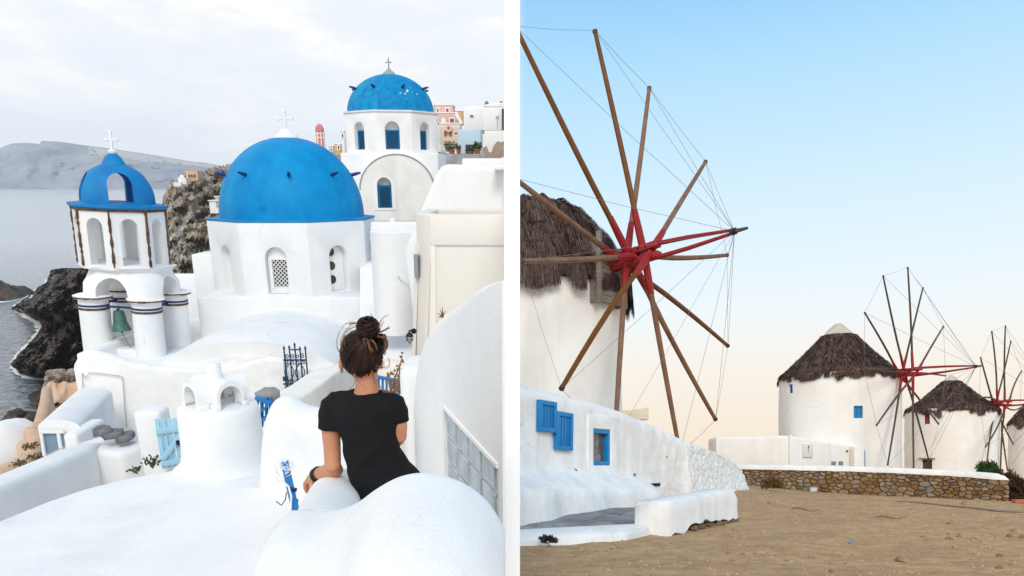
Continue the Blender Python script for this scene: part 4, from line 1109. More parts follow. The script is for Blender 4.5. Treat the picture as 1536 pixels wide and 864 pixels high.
# ---- wrought iron gate at the church steps
DG = 18.9
g = thing('iron_gate', P(441, 585, DG), 'narrow blue wrought iron gate topped with a small cross', 'gate')
kx = DG / 1235
def gp(px, py): return P(px, py, DG)
bars = MB()
for px, y0 in ((426, 524), (434, 523), (442, 519), (450, 525), (458, 524)):
    m = MB().bar(gp(px, y0), Vector((gp(px, y0).x, DG, gp(px, 588).z)), .03)
    m.build('upright', IRON, g)
    q = gp(px, y0); MB().lathe([(.02, q.z), (.03, q.z + .03), (.004, q.z + .09)], (q.x, DG, 0), 8).build('spear_tip', IRON, g)
MB().bar(gp(436, 524.5), gp(448, 524.5), .028).build('cross_arm', IRON, g)
for py in (540, 576): MB().bar(gp(425, py), gp(459, py), .035).build('rail', IRON, g)
def scroll(cx_, cy_, r0, turns, ph, sgn, parent):
    pts = []
    for i in range(30):
        t = i / 29; a = ph + sgn * t * turns * 2 * pi; r_ = r0 * (1 - .8 * t)
        pts.append((cx_ + r_*cos(a), DG, cy_ + r_*sin(a)))
    MB().tube(pts, .012, 5).build('scroll', IRON, parent)
for px in (430, 438, 446, 454):
    for py in (534, 544, 573, 581):
        q = gp(px, py); scroll(q.x, q.z, .055, 1.2, random.uniform(0, 6), 1 if px % 4 else -1, g)
for px in (434, 450):
    for sg in (-1, 1):
        MB().tube([gp(px + sg*7*sin(pi*t/10), lerp(545, 572, t/10)) for t in range(11)], .012, 5).build('curve_bar', IRON, g)
q = gp(428, 568); MB().box(q.x - .05, q.x + .07, DG - .04, DG + .02, q.z - .05, q.z + .05).build('lock', IRON, g)
# ---- stepped parapet from the gate towards the woman
def wall_run(name, pts, th, zb, label, material=WHITE, bevel=.05, cat='wall'):
    """pts: top points along the run (Vector)"""
    m = MB(); rings = []
    for i, p in enumerate(pts):
        d = (pts[min(i+1, len(pts)-1)] - pts[max(i-1, 0)]); d.z = 0; d.normalize()
        n_ = Vector((-d.y, d.x, 0)) * th / 2
        a, b = p + n_, p - n_
        rings.append([(a.x, a.y, zb), (b.x, b.y, zb), (b.x, b.y, b.z - .0), (a.x, a.y, a.z)])
    o = m.loft(rings).build(name, material, bevel=bevel, seg=3)
    return tag(o, label, cat)
wall_run('step_parapet', [P(520, 547, 17.2), P(495, 552, 16.2), P(477, 563, 15.2), P(458, 577, 14.2), P(432, 593, 13.0), P(396, 607, 12)], .55, ZC, 'cream white parapet stepping down from the church towards the woman', WHITE2)
wall_run('cross_wall', [P(505, 545, 17.4), P(560, 548, 17.2), P(612, 556, 17.0)], .4, ZC, 'low white wall crossing behind the head of the woman', WHITE)
a = P(604, 545, 13.0)
wall_run('beige_wall', [P(548, 545, 14.5), P(580, 540, 14.3), P(618, 548, 14.2)], .35, ZC, 'cream low wall between the woman and the cream building', BEIGE)
# bare patch and crack on the vault
for pts, lab in (([(485, 511), (491, 504), (494, 509), (492, 513), (487, 515), (484, 519)], 'grey bare patch where whitewash fell from the church vault'), ([(480, 526), (484, 520), (485, 524), (479, 533)], 'thin grey crack below the bare patch of the church vault')):
    o = patch('bare_patch', [(x + 8, y - 2) for x, y in pts], yb0 - .01, GREYW, None, .02); tag(o, lab, 'patch')
# ---- blue wooden gates further down
def board_gate(name, corner, px1, py0, py1, d, material, label, nb, brace=True):
    pass
g = thing('blue_gate', P(400, 630, 9.5), 'deep blue wooden gate half hidden behind the round chimney', 'gate')
for px in (386, 393, 400, 406):
    MB().bar(P(px, 596, 9.5), P(px, 640, 9.5), .06, .03).build('board', GBLUE, g, bevel=.006)
MB().bar(P(383, 596, 9.45), P(410, 606, 9.45), .09, .04).build('rail', GBLUE, g, bevel=.006)
MB().bar(P(383, 627, 9.45), P(408, 629, 9.45), .09, .04).build('rail', GBLUE, g, bevel=.006)
MB().bar(P(385, 625, 9.42), P(407, 602, 9.42), .05, .03).build('brace', GBLUE, g, bevel=.006)
st = MB().ball((0, 0, 0), (.16, .2, .07), 14, 8)
for v in st.v: v += v.normalized() * fbm(v * 9, 4) * .05
st.xf(Matrix.Translation(P(403, 592, 9.7)))
tag(st.build('rock', mat('grey_stone', (.34, .34, .33), (.20, .20, .20), .9, 6, 8), smooth=40), 'rough grey stone lying above the deep blue gate', 'rock')
g = thing('blue_gate', P(575, 590, 12.0), 'deep blue wooden gate just right of the neck of the woman', 'gate')
for i in range(8):
    px = 556 + i * 6; MB().bar(P(px, 563 + i*1.2, 12.0), P(px, 604, 12.0), .055, .03).build('board', GBLUE, g, bevel=.005)
MB().bar(P(553, 563, 11.96), P(602, 572, 11.96), .08, .04).build('rail', GBLUE, g, bevel=.006)
# dry twig plant
tw_ = thing('dry_plant', P(592, 590, 8.0), 'dry reddish twigs sprouting beside the shoulder of the woman', 'plant')
random.seed(9)
for (px, py, qx, qy) in ((588, 568, 602, 533), (590, 570, 602, 552), (590, 572, 600, 563), (586, 572, 585, 560), (594, 575, 604, 566)):
    m = MB(); pts = [P(lerp(px, qx, t) + 2 * sin(t * 5 + px), lerp(py + 20, qy, t), 8.0) for t in [i / 7 for i in range(8)]]
    m.tube(pts, [.012 * (1 - .6 * i / 7) for i in range(8)], 5)
    for t in range(3, 8):
        for q in range(2): m.ball(pts[t] + Vector((random.uniform(-.03, .03), 0, random.uniform(-.02, .03))), .014, 6, 4)
    m.build('twig', DRYTWIG, tw_)
leafy('flower_plant', P(600, 590, 8.2), .10, .12, 60, 'small plant with red flowers behind the shoulder of the woman', size=.05, material=mat('red_leaf', (.30, .05, .05), (.20, .12, .03), .7, 20))
fl_ = MB().tube([P(696 - 30, 478, 13.3), P(663, 470, 13.2), P(657, 468, 13.2)], .008, 4)
dt_ = thing('dry_weed', P(664, 476, 13.3), 'tiny dry weed on the cream wall above the rounded white house', 'plant')
for (qx, qy) in ((656, 470), (660, 463), (664, 460), (668, 466), (657, 476)):
    MB().tube([P(664, 476, 13.35), P((664 + qx)/2, (476 + qy)/2 - 1, 13.3), P(qx, qy, 13.3)], [.012, .009, .004], 5).build('twig', DRYTWIG, dt_)
# ---- lower left: cave houses, parapet, stones, gate
h = thing('vault_house', P(85, 690, 14), 'white vaulted house with pale blue door panels on the slope', 'house')
rings = []
for t in [i / 8 for i in range(9)]:
    d = lerp(13.6, 18.6, t); cxp = lerp(86, 139, t); top = lerp(629, 581, t); hw = lerp(32, 27, t)
    c = P(cxp, top, d); w = hw * d / 1150
    rings.append([(c.x - w, d, c.z - 2.6)] + [(c.x - w * cos(pi * i / 14), d, c.z - .16 + .16 * sin(pi * i / 14)) for i in range(15)] + [(c.x + w, d, c.z - 2.6)])
MB().loft(rings).build('vault', WHITE, h, smooth=50)
pts = [(63, 649), (86, 649), (90, 671), (68, 682)]
MB().loft([[P(x, y, 13.56) for x, y in pts], [P(x, y, 13.7) for x, y in pts]]).build('door', mat('blue_grey_door', (.20, .30, .40), (.17, .26, .36), .5, 3), h)
pts = [(89.5, 649), (94, 649), (96, 670), (92, 672)]
MB().loft([[P(x, y, 13.56) for x, y in pts], [P(x, y, 13.7) for x, y in pts]]).build('door', MATS['blue_grey_door'], h)
for (x0, y0, x1, y1) in ((61, 647.5, 96, 647.5), (62, 648, 67, 683), (87.6, 649, 91.4, 672)):
    MB().bar(P(x0, y0, 13.52), P(x1, y1, 13.52), .05, .05).build('door_frame', WHITE, h)
a = P(94, 655, 13.2); b = P(122, 690, 13.2)
MB().box(a.x, b.x, 13.2, 14.2, b.z - 1, P(100, 652, 13.2).z).build('step_block', WHITE, h, bevel=.05)

def blob(name, c, r, amp, fs, material, label, cat, seed=0, n=26, m=16, flat=None):
    b = MB().ball((0, 0, 0), r, n, m)
    for v in b.v:
        v += v.normalized() * fbm(v * fs + Vector((seed, 0, 0)), 5) * amp
        if flat is not None: v.z = max(v.z, flat)
    b.xf(Matrix.Translation(c))
    return tag(b.build(name, material, smooth=60), label, cat)
# sandy ruined cave house
h = thing('ruined_house', P(88, 625, 36), 'sandy brown ruined cave house with rounded walls above the sea', 'house')
def ruin_pt(u, v):
    px = lerp(66, 122, u)
    top = smooth_interp([(66, 584), (72, 574), (78, 571), (88, 574), (96, 570), (104, 573), (112, 572), (122, 566)], px)
    py = lerp(top, 640, v)
    d = 36 - 2.2 * v + fbm((px * .05, py * .04, 6), 2) * .5 + (u > .97) * 3 + (u < .03) * 3 + (2 if v == 0 else 0)
    return P(px, py, d)
MB().grid(40, 26, ruin_pt).build('wall', TAN, h, smooth=60)
for (px, py, w) in ((72, 613, 1.6),):
    q = P(px, py, 33.9); MB().prism(arch_poly(w*2*34/1200, w*3.2*34/1200, 8, q.x, q.z - w*1.4*34/1200), 33.6, 34.9).build('opening', DARK if px != 85 else WHITE, h)
m = MB()
for i in range(190):
    q = P(random.uniform(72, 120), random.uniform(558, 582), random.uniform(37, 42))
    s = random.choice((.06, .1, .14, .3)); m.ball(q, (s, s, s*.7), 6, 4)
rb = m.build('rubble', mat('rubble_mix', (.14, .08, .07), (.36, .30, .25), .95, 2.5, 8, .3, .6), h); rb['kind'] = 'stuff'
def swoop(pts, d, r, label, name='path_wall', material=TAN):
    ps = [P(x, y, dd) for (x, y), dd in zip(pts, d)]
    dense = []
    for i in range(len(ps) - 1):
        for t in (0, .25, .5, .75): dense.append(ps[i].lerp(ps[i+1], t))
    dense.append(ps[-1])
    m = MB(); rings = []
    for i, p in enumerate(dense):
        dr = dense[min(i+1, len(dense)-1)] - dense[max(i-1, 0)]; dr.z = 0; dr.normalize(); n_ = Vector((-dr.y, dr.x, 0)) * r
        rings.append([p + n_ - Vector((0, 0, 4.0)), p + n_ - Vector((0, 0, r*.5)), p + n_*.6, p - n_*.6, p - n_ - Vector((0, 0, r*.5)), p - n_ - Vector((0, 0, 4.0))])
    return tag(m.loft(rings).build(name, material, smooth=60), label, 'wall')
swoop([(69, 580), (67, 598), (63, 615), (58, 632)], (34, 31, 28, 26), .19, 'sandy wall running down from the ruined house')
swoop([(41, 646), (46, 640), (52, 645), (54, 655), (49, 668), (44, 680), (30, 690), (12, 696), (-6, 703)], (26, 26, 25.5, 24.5, 23, 22, 21.4, 21, 20.6), .26, 'winding sandy path wall above the white cave roof')
swoop([(38, 660), (41, 668), (44, 676)], (25, 24, 23.2), .3, 'short sandy wall stub beside the winding wall')
blob('cave_roof', P(17, 680, 27), (1.05, 1.6, 1.2), .12, 1.0, WHITE, 'white domed cave roof with old repairs below the slope', 'roof', 3)
for (px, py) in ((53, 690), (47, 674), (92, 612), (78, 571), (30, 700)):
    leafy('weed', P(px, py, 19.5 if py > 650 else 33), .2, .15, 70, 'dry green weed clump among the sandy walls', 'plant', size=.08, material=mat('weed_green', (.11, .10, .04), (.16, .13, .06), .8, 6), group='weeds among the sandy walls')

# diagonal parapet of the path
wall_run('parapet', [P(-60, 742, 7.7), P(0, 719, 8.7), P(70, 690, 10.1), P(136, 663, 11.6)], .44, -6.5, 'long smooth white parapet slanting down to the lower left', WHITE, .09)
wall_run('low_wall', [P(124, 661, 11.8), P(165, 665, 11.55), P(205, 671, 11.3)], .62, -6.5, 'low white wall carrying dark slate slabs', WHITE, .10)
random.seed(14)
for (px, py, w, hh, rz_) in ((154, 647, .34, .17, .2), (170, 652, .34, .18, -.1), (187, 657, .26, .22, .3)):
    c = P(px, py, 11.45); ring = []
    for j in range(7):
        a = 2*pi*(j + random.uniform(-.3, .3))/7; ring.append(Vector((c.x + cos(a)*w*.5*random.uniform(.65, 1.15), c.y + sin(a)*hh*1.2*random.uniform(.65, 1.15), c.z)))
    m = MB().loft([[p + Vector((0, 0, -.03)) for p in ring], [p + Vector((0, 0, .05)) + Vector((0, 0, random.uniform(-.012, .02))) for p in ring], [Vector((lerp(p.x, c.x, .25), lerp(p.y, c.y, .25), c.z + .065 + random.uniform(-.012, .012))) for p in ring]])
    tag(m.build('slate_slab', SLATE, bevel=.012), 'dark slate slab lying on the low white wall', 'slab', 'slate slabs on the low wall')
a, b = P(198, 616, 10.9), P(238, 616, 10.9)
tag(MB().box(a.x, b.x, 10.9, 11.28, -6.3, P(218, 618, 10.9).z).build('gate_post', WHITE, bevel=.06, seg=4), 'square white gate post beside the pale blue gate', 'post')
g = thing('pale_gate', P(252, 700, 10.3), 'pale sky blue wooden picket gate with diagonal brace', 'gate')
gA, gB = P(236, 634, 10.75), P(279, 631, 10.95)
def pg(t, py):      # t along the gate
    return gA.lerp(gB, t)
ztp = lambda t: lerp(P(236, 628, 10.75).z, P(279, 627, 10.95).z, t)
zbt = P(240, 703, 10.75).z
for i in range(6):
    t = i / 5; q = pg(t, 0)
    MB().box(q.x - .029, q.x + .029, q.y - .012, q.y + .012, zbt, ztp(t)).build('board', LBLUE, g, bevel=.006)
for z in (lerp(zbt, ztp(.5), .78), lerp(zbt, ztp(.5), .12)):
    a, b = pg(-.06, 0), pg(1.06, 0); a.z = b.z = z; a.y -= .03; b.y -= .03
    MB().bar(a, b, .03, .085).build('rail', LBLUE, g, bevel=.006)
a, b = pg(0.02, 0), pg(.98, 0); a.z = lerp(zbt, ztp(0), .2); b.z = lerp(zbt, ztp(1), .78); a.y -= .045; b.y -= .045
MB().bar(a, b, .025, .075).build('brace', LBLUE, g, bevel=.006)
q = pg(.75, 0); MB().box(q.x - .05, q.x + .07, q.y - .09, q.y - .05, lerp(zbt, ztp(1), .48), lerp(zbt, ztp(1), .58)).build('latch', BLACK, g)
random.seed(31)
GL = mat('glossy_leaf', (.035, .06, .03), (.07, .10, .05), .45, 5)
leafy('potted_shrub', P(229, 702, 9.6), .11, .15, 60, 'small dark leafy plant at the foot of the pale blue gate', size=.05, material=GL)
leafy('potted_shrub', P(203, 709, 9.4), .09, .05, 36, 'low leafy sprig creeping along the white roof edge', size=.045, material=GL)

# ---- the near roof with the round chimney
ZR = -2.5
edge_px = [(-120, 815), (-60, 795), (0, 772), (60, 748), (120, 728), (190, 711), (245, 702), (275, 694), (330, 676), (395, 662), (440, 664), (470, 690), (470, 760), (440, 864), (400, 1000), (100, 1100), (-160, 1000)]
rp = [PZ(x, y, ZR) for x, y in edge_px]
near_roof = thing('near_roof', PZ(220, 800, ZR - .5), 'broad smooth white roof carrying the round chimney', 'roof')
MB().prismz([(p.x, p.y) for p in rp], ZR - 1.6, ZR).build('vault', WHITEN, near_roof, bevel=.22, seg=7)
dch = 6.95; cc = P(331, 640, dch); kc = dch / 1150
ch = thing('chimney', (cc.x, dch, ZR), 'stout round white chimney topped with small crossed vaults', 'chimney')
zct = P(331, 605, dch).z; rcx = 59 * kc
prof = [(rcx * 1.32, ZR - .03), (rcx * 1.17, ZR + .012), (rcx * 1.08, ZR + .05), (rcx * 1.03, ZR + .12), (rcx * 1.01, ZR + .22), (rcx, zct - .12), (rcx * .985, zct - .05), (rcx * .94, zct - .015), (rcx * .85, zct), (.02, zct + .012)]
MB().lathe(prof, (cc.x, dch, 0), 56).build('shaft', WHITEN, ch, smooth=60)
cow = [Vector((cc.x + .0, dch, 0))]
cz = zct - .005
for k_, (ang, hh) in enumerate(((rad(48), .262), (rad(-42), .256))):
    m = MB().prism(arch_poly(.255, hh - .012, 16, 0, cz), -.25, .25).xf(face_mat((cc.x, dch), ang)).build('cowl_vault', WHITE, ch, smooth=40)
    cut(m, MB().prism(arch_poly(.20, .255, 14, 0, cz - .05), -.5, .5).xf(face_mat((cc.x, dch), rad(48))), MB().prism(arch_poly(.20, .255, 14, 0, cz - .05), -.5, .5).xf(face_mat((cc.x, dch), rad(-42))))
    for i in (-1, 1):
        for j in (-1, 1):
            x0, y0 = i * .122, j * .205
            MB().box(x0 - .022 - .012*(i < 0), x0 + .022 + .012*(i > 0), y0 - .055, y0 + .055, cz, cz + .05).xf(face_mat((cc.x, dch), ang)).build('cowl_foot', WHITE, ch, bevel=.012)
MB().lathe([(.072, cz + .19), (.066, cz + .36), (.058, cz + .375), (.01, cz + .378)], (cc.x, dch, 0), 20).build('cowl_stub', WHITE, ch, smooth=50)

# ---- white wall between chimney and woman
def crest_wall(name, crest, th, zb, label, material, n=50, r=None, mk=True):
    """crest: (px, py, d) along the top of a round-topped wall"""
    xs = [(c[0], c[1]) for c in crest]; ds = [(c[0], c[2]) for c in crest]
    m = MB(); rings = []
    for i in range(n + 1):
        px = lerp(crest[0][0], crest[-1][0], i / n)
        p = P(px, smooth_interp(xs, px), smooth_interp(ds, px))
        ring = [(p.x, p.y + th, zb)]
        for q in range(13):
            a = pi/2 - pi * q / 12
            ring.append((p.x, p.y + th * sin(a), p.z - th * .75 + th * .75 * cos(a)))
        ring.append((p.x, p.y - th, zb))
        rings.append(ring)
    o = m.loft(rings).build(name, material, smooth=60)
    return tag(o, label, 'wall') if mk else o
crest_wall('round_wall', [(399, 690, 5.9), (401, 650, 5.9), (404, 622, 5.9), (409, 606, 5.9), (416, 598, 5.88), (426, 595, 5.85), (438, 598, 5.8), (458, 609, 5.7), (480, 613, 5.6), (520, 613, 5.5), (560, 613, 5.5)], .22, -3.6, 'round topped white wall between the chimney and the woman', WHITEN)
setting(MB().prismz([(-2.4, 2.2), (-.05, 2.2), (-.05, 5.7), (-2.4, 5.7)], -2.6, -2.24).build('landing', WHITE))
# blue rail with loose cables
g = thing('blue_rail', P(435, 758, 4.55), 'blue painted wooden rail tangled with white cables against the wall', 'rail')
for (x0, x1, mt_) in ((424, 440, GBLUE), (429, 446, GBLUE)):
    MB().bar(P(x0, 694, 4.9), P(x1, 764, 4.45), .024, .02).build('board', mt_, g, bevel=.004)
MB().bar(P(431, 692, 4.92), P(447, 764, 4.47), .012, .02).build('edge_board', mat('grey_blue_board', (.16, .22, .30), None, .7), g)
for (px, py) in ((441, 735), (443, 752)): MB().bar(P(px - 8, py - 2, 4.6), P(px + 4, py, 4.6), .02, .02).build('cleat', NAVY, g)
random.seed(17)
for i in range(7):
    cx_, cy_, rx, ry = random.uniform(420, 432), random.uniform(692, 712), random.uniform(5, 11), random.uniform(5, 13)
    ph = random.uniform(0, 6)
    pts = [P(cx_ + rx*cos(ph + t*.5), cy_ + ry*sin(ph + t*.5), 4.75 + .02*sin(t)) for t in range(12)]
    MB().tube(pts, .0026, 5).build('cable', WCABLE, g, smooth=60)
MB().tube([P(416, 718, 4.7), P(424, 722, 4.65), P(433, 730, 4.6), P(437, 745, 4.5), P(436, 766, 4.4)], .007, 6).build('cable', WCABLE, g, smooth=60)
MB().tube([P(414, 752, 4.5), P(422, 758, 4.5), P(428, 750, 4.5), P(430, 738, 4.5)], .004, 5).build('cable', DRYTWIG, g)

# ---- nearest rounded wall and the ridge the woman leans on
nw = thing('near_wall', P(600, 760, 2.4), 'nearest thick rounded white wall in front of the woman', 'wall')
crest = [(386, 960, 2.62), (394, 890, 2.62), (399, 840, 2.62), (404, 806, 2.62), (414, 786, 2.62), (430, 774, 2.62), (450, 769, 2.62), (480, 771, 2.6), (508, 768, 2.56), (535, 757, 2.52), (560, 739, 2.48), (590, 722, 2.46), (615, 715, 2.45), (640, 714, 2.45), (670, 720, 2.45), (700, 733, 2.45), (728, 755, 2.46), (745, 778, 2.47), (757, 800, 2.48)]
xs = [(c[0], c[1]) for c in crest]; ds = [(c[0], c[2]) for c in crest]
m = MB(); rings = []
for i in range(91):
    px = lerp(386, 757, i / 90); p = P(px, smooth_interp(xs, px), smooth_interp(ds, px))
    ring = [(p.x, p.y + .16, -3.0)]
    for q in range(9):
        a = pi/2 - pi/2 * q / 8; ring.append((p.x, p.y + .16 * sin(a), p.z - .16 + .16 * cos(a)))
    for q in range(1, 14):
        a = pi/2 * q / 13; ring.append((p.x, p.y - .95 * sin(a), p.z - .95 + .95 * cos(a)))
    ring.append((p.x, p.y - .96, -3.0))
    rings.append(ring)
m.loft(rings).build('wall', WHITEN, nw, smooth=70)
rg_ = thing('ridge_wall', P(495, 740, 3.0), 'low rounded white ridge under the hand of the woman', 'wall')
rings = []
for t in [i / 20 for i in range(21)]:
    px = interp([(0, 484), (.3, 492), (.6, 500), (1, 512)], t); py = interp([(0, 764), (.15, 748), (.35, 730), (.6, 714), (.85, 704), (1, 702)], t); d = lerp(2.66, 3.75, t)
    p = P(px, py, d); w = interp([(0, .135), (.4, .125), (1, .10)], t)
    rings.append([(p.x - w, d, -2.6)] + [(p.x - w*cos(pi*q/14), d, p.z - w*.85 + w*.85*sin(pi*q/14)) for q in range(15)] + [(p.x + w, d, -2.6)])
MB().loft(rings).build('wall', WHITEN, rg_, smooth=70)

# ---- the woman
DP = 3.3
woman = thing('person', P(575, 760, DP) * 1.0, 'woman in a black dress with dark hair in a messy bun, seen from behind', 'person')
woman.location.z = -2.23
bd = MB()
# head, neck, trunk
hc = P(543, 533, DP + .005)
bd.ball(hc, (.074, .092, .105), 24, 16)
bd.ball(hc + Vector((-.005, .035, -.06)), (.058, .06, .065), 18, 12)          # jaw
bd.ball(hc + Vector((-.004, .10, -.025)), (.012, .018, .022), 10, 8)            # nose
bd.ball(hc + Vector((-.004, .088, -.068)), (.024, .012, .012), 10, 8)           # mouth
bd.ball(P(511.5, 546, DP - .02), (.011, .018, .031), 12, 8)                    # ear
bd.ball(P(512.5, 556, DP - .015), (.009, .012, .013), 8, 6)
bd.ball(hc + Vector((.078, .0, -.03)), (.010, .016, .030), 12, 8)
bd.tube([P(549, 552, DP + .01), P(550, 570, DP), P(551, 584, DP), P(551, 600, DP + .005)], [.050, .047, .052, .062], 18)
bd.tube([P(551, 594, DP), P(524, 601, DP), P(502, 610, DP)], [.035, .034, .034], 14)
bd.tube([P(551, 594, DP), P(573, 600, DP), P(590, 608, DP)], [.035, .034, .032], 14)
for (px, py, hw, hd_) in ():
    pass
def ell_ring(px, py, d, hw, hdp, n=28, yoff=0, zt=0):
    c = P(px, py, d); k = d / 1150
    return [(c.x + hw*k*cos(2*pi*j/n), c.y + hdp*sin(2*pi*j/n), c.z + zt*cos(2*pi*j/n)) for j in range(n)]
TR = [(549, 598, 30, .05), (546, 604, 50, .07), (546, 622, 50, .08), (556, 648, 40, .085), (557, 672, 38, .08), (566, 692, 43, .088), (578, 716, 50, .10), (592, 748, 54, .11)]
bd.loft([ell_ring(px, py, DP, hw, hd_) for px, py, hw, hd_ in TR])
# left arm resting on the ridge
sh, el, wr = P(497, 612, DP), P(499, 699, DP - .02), P(474, 712, DP + .13)
bd.tube([P(502, 604, DP), sh, P(496, 640, DP), P(498, 668, DP), P(499, 690, DP - .012), el, P(503, 704, DP - .005), P(494, 707, DP + .04), P(486, 709, DP + .08), wr, P(470, 714, DP + .15)],
        [.042, .044, .0415, .038, .0365, .037, .036, .037, .034, .0265, .024], 16)
# hand: palm, four fingers over the wall, thumb
pc = P(467, 718, DP + .165)
bd.ball(pc, (.024, .040, .022), 14, 10)
for i, (dy, L) in enumerate(((-.026, .070), (-.008, .080), (.010, .078), (.028, .062))):
    k0 = pc + Vector((-.010, dy, -.002)); k1_ = k0 + Vector((-.016, .004, -.012)); k2_ = k1_ + Vector((-.003, .004, -L*.40)); k3_ = k2_ + Vector((.006, .002, -L*.32))
    bd.tube([k0, k1_, k2_, k3_], [.0105, .0100, .0090, .0078], 10)
    bd.ball(k3_, .0078, 8, 6)
t0 = pc + Vector((.012, -.034, -.004))
bd.tube([t0, t0 + Vector((-.006, -.014, -.022)), t0 + Vector((-.010, -.018, -.048))], [.0115, .0100, .0082], 10)
# right arm, forearm forward
bd.tube([P(590, 604, DP), P(597, 618, DP), P(600, 640, DP), P(600, 655, DP + .005), P(596, 660, DP + .06), P(588, 655, DP + .16), P(580, 650, DP + .24)], [.038, .036, .032, .030, .030, .026, .022], 14)
bd.ball(P(577, 649, DP + .28), (.022, .040, .018), 12, 8)
for dx in (-.018, -.006, .006, .018):
    q = P(577, 649, DP + .31) + Vector((dx, 0, 0)); bd.tube([q, q + Vector((0, .03, -.012)), q + Vector((0, .045, -.034))], [.0095, .009, .0075], 8)
q = P(577, 649, DP + .27) + Vector((-.024, 0, 0)); bd.tube([q, q + Vector((-.016, .022, -.008)), q + Vector((-.018, .04, -.02))], [.011, .0095, .008], 8)
# legs and feet
hipz = P(592, 748, DP)
for sx in (-1, 1):
    hx = hipz.x + sx * .085
    bd.tube([(hx, DP, hipz.z + .05), (hx, DP, hipz.z - .15), (hx + .005*sx, DP - .01, -1.80), (hx + .005*sx, DP + .01, -1.95), (hx, DP + .02, -2.12), (hx, DP + .02, -2.20)], [.085, .078, .052, .050, .036, .036], 16)
    bd.tube([(hx, DP - .03, -2.20), (hx, DP + .06, -2.205), (hx + .01*sx, DP + .17, -2.215)], [.032, .034, .022], 12)
bd.build('body', SKIN, woman, remesh=.0058, resmooth=4)
# dress with short sleeves
dr = MB()
DRS = [(549, 587.5, 24.5, .055), (548, 590.5, 36, .064), (546.5, 598, 54, .077), (546, 606, 57.5, .086), (547, 622, 55, .094), (552, 640, 47, .098), (556, 658, 43, .096), (557, 674, 43, .096), (563, 688, 47, .104), (572, 706, 54, .118), (582, 724, 59, .132), (592, 748, 66, .15), (602, 785, 73, .17), (610, 830, 80, .19), (616, 880, 86, .205)]
dr.loft([ell_ring(px, py, DP, hw, hd_, 36) for px, py, hw, hd_ in DRS])
dr.tube([P(534, 594.5, DP), P(516, 599.5, DP), P(499, 606, DP)], [.034, .040, .044], 16)
dr.tube([P(564, 594, DP), P(578, 598, DP), P(592, 604, DP)], [.034, .038, .040], 16)
dr.tube([P(508, 603, DP), P(498, 609, DP), P(496.5, 624, DP), P(496.5, 643, DP - .003)], [.050, .054, .054, .0555], 18)
dr.tube([P(582, 600, DP), P(593, 606, DP), P(598, 618, DP), P(600, 633, DP)], [.042, .044, .0415, .040], 18)
dress = dr.build('dress', CLOTH, woman, remesh=.0065, resmooth=4)
dtx = bpy.data.textures.new('dress_folds', 'CLOUDS'); dtx.noise_scale = .09; dtx.noise_depth = 1
dm = dress.modifiers.new('folds', 'DISPLACE'); dm.texture = dtx; dm.strength = .02; dm.mid_level = .5
hem = MB()
for i in range(3):
    hem.torus(P(478.5 - i*1.5, 710.5 + i*1.2, DP + .105 + .008*i), .031, .0042, (wr - el), 24, 7)
hem.build('bracelet', BANGLE, woman, smooth=60)
for i in range(2):
    m = MB().torus(P(477 - i*2.5, 711.5 + i*1.5, DP + .112 + .010*i), .0315, .003, (wr - el), 26, 6)
    m.build('bracelet', SILVER if i else BANGLE, woman, smooth=60)
# hair: scalp cap, combed strands, bun, flyaways
cap = MB().ball(hc + Vector((.0, -.008, .008)), (.081, .094, .094), 28, 18)
cap_o = cap.build('hair', HAIR, woman, smooth=180)
random.seed(44)
bun = P(552, 491, DP - .078)
bbase = P(550, 504, DP - .076)
hcc = hc + Vector((0, -.008, .008)); hr = Vector((.083, .096, .096))
def on_head(v, k=1.0):
    v = v.normalized(); return Vector((hcc.x + v.x*hr.x*k, hcc.y + v.y*hr.y*k, hcc.z + v.z*hr.z*k))
def to_dir(p): return Vector(((p.x - hcc.x)/hr.x, (p.y - hcc.y)/hr.y, (p.z - hcc.z)/hr.z)).normalized()
bd_dir = to_dir(bbase)
strands = MB(); shade = []
def strand(pts, r0, r1, n=5, sh=None, mb=None):
    mb = mb or strands
    b0_ = len(mb.v); L = len(pts)
    mb.tube(pts, [lerp(r0, r1, i/(L-1)) for i in range(L)], n)
    if mb is strands: shade.extend([random.random() if sh is None else sh] * (len(mb.v) - b0_))
for i in range(640):
    a = random.uniform(0, 2*pi)
    # directions around the hairline: nape, sides, forehead
    s = Vector((cos(a) * random.uniform(.75, 1), sin(a)*.95 + .15, 0))
    zz = random.uniform(-.85, -.55) if s.y < .15 else random.uniform(-.3, .6)
    if s.y < .15 and abs(s.x) > .7: zz = random.uniform(-.55, -.1)
    if random.random() < .55: s = Vector((random.uniform(-1, 1), random.uniform(-1, .3), 0)); zz = random.uniform(-.80, .75)
    v0 = Vector((s.x, s.y, zz)).normalized()
    lift = random.uniform(1.0, 1.05); pts = []
    wob = random.uniform(-.09, .09)
    for j in range(9):
        t = j / 8
        v = v0.lerp(bd_dir, t).normalized()
        v += Vector((wob*sin(pi*t), 0, wob*.5*sin(pi*t)))
        pts.append(on_head(v, lift + .06 * t ** 3))
    strand(pts, random.uniform(.0022, .0045), .0035)
for i in range(170):                                        # the bun: wound strands
    ph, tilt = random.uniform(0, 2*pi), random.uniform(-.7, .7)
    ax = Vector((random.gauss(0, .35), -.5 + random.gauss(0, .3), 1)).normalized()
    q = Vector((0, 0, 1)).rotation_difference(ax); R_ = random.uniform(.024, .039); zz = random.uniform(-.028, .030)
    R2_ = sqrt(max(.0002, .045**2 - zz**2)) * random.uniform(.8, 1.02)
    pts = [bun + q @ Vector((R2_*cos(ph + t*.42), R2_*.9*sin(ph + t*.42), zz + .004*sin(t))) for t in range(10)]
    strand(pts, .0035, .0028)
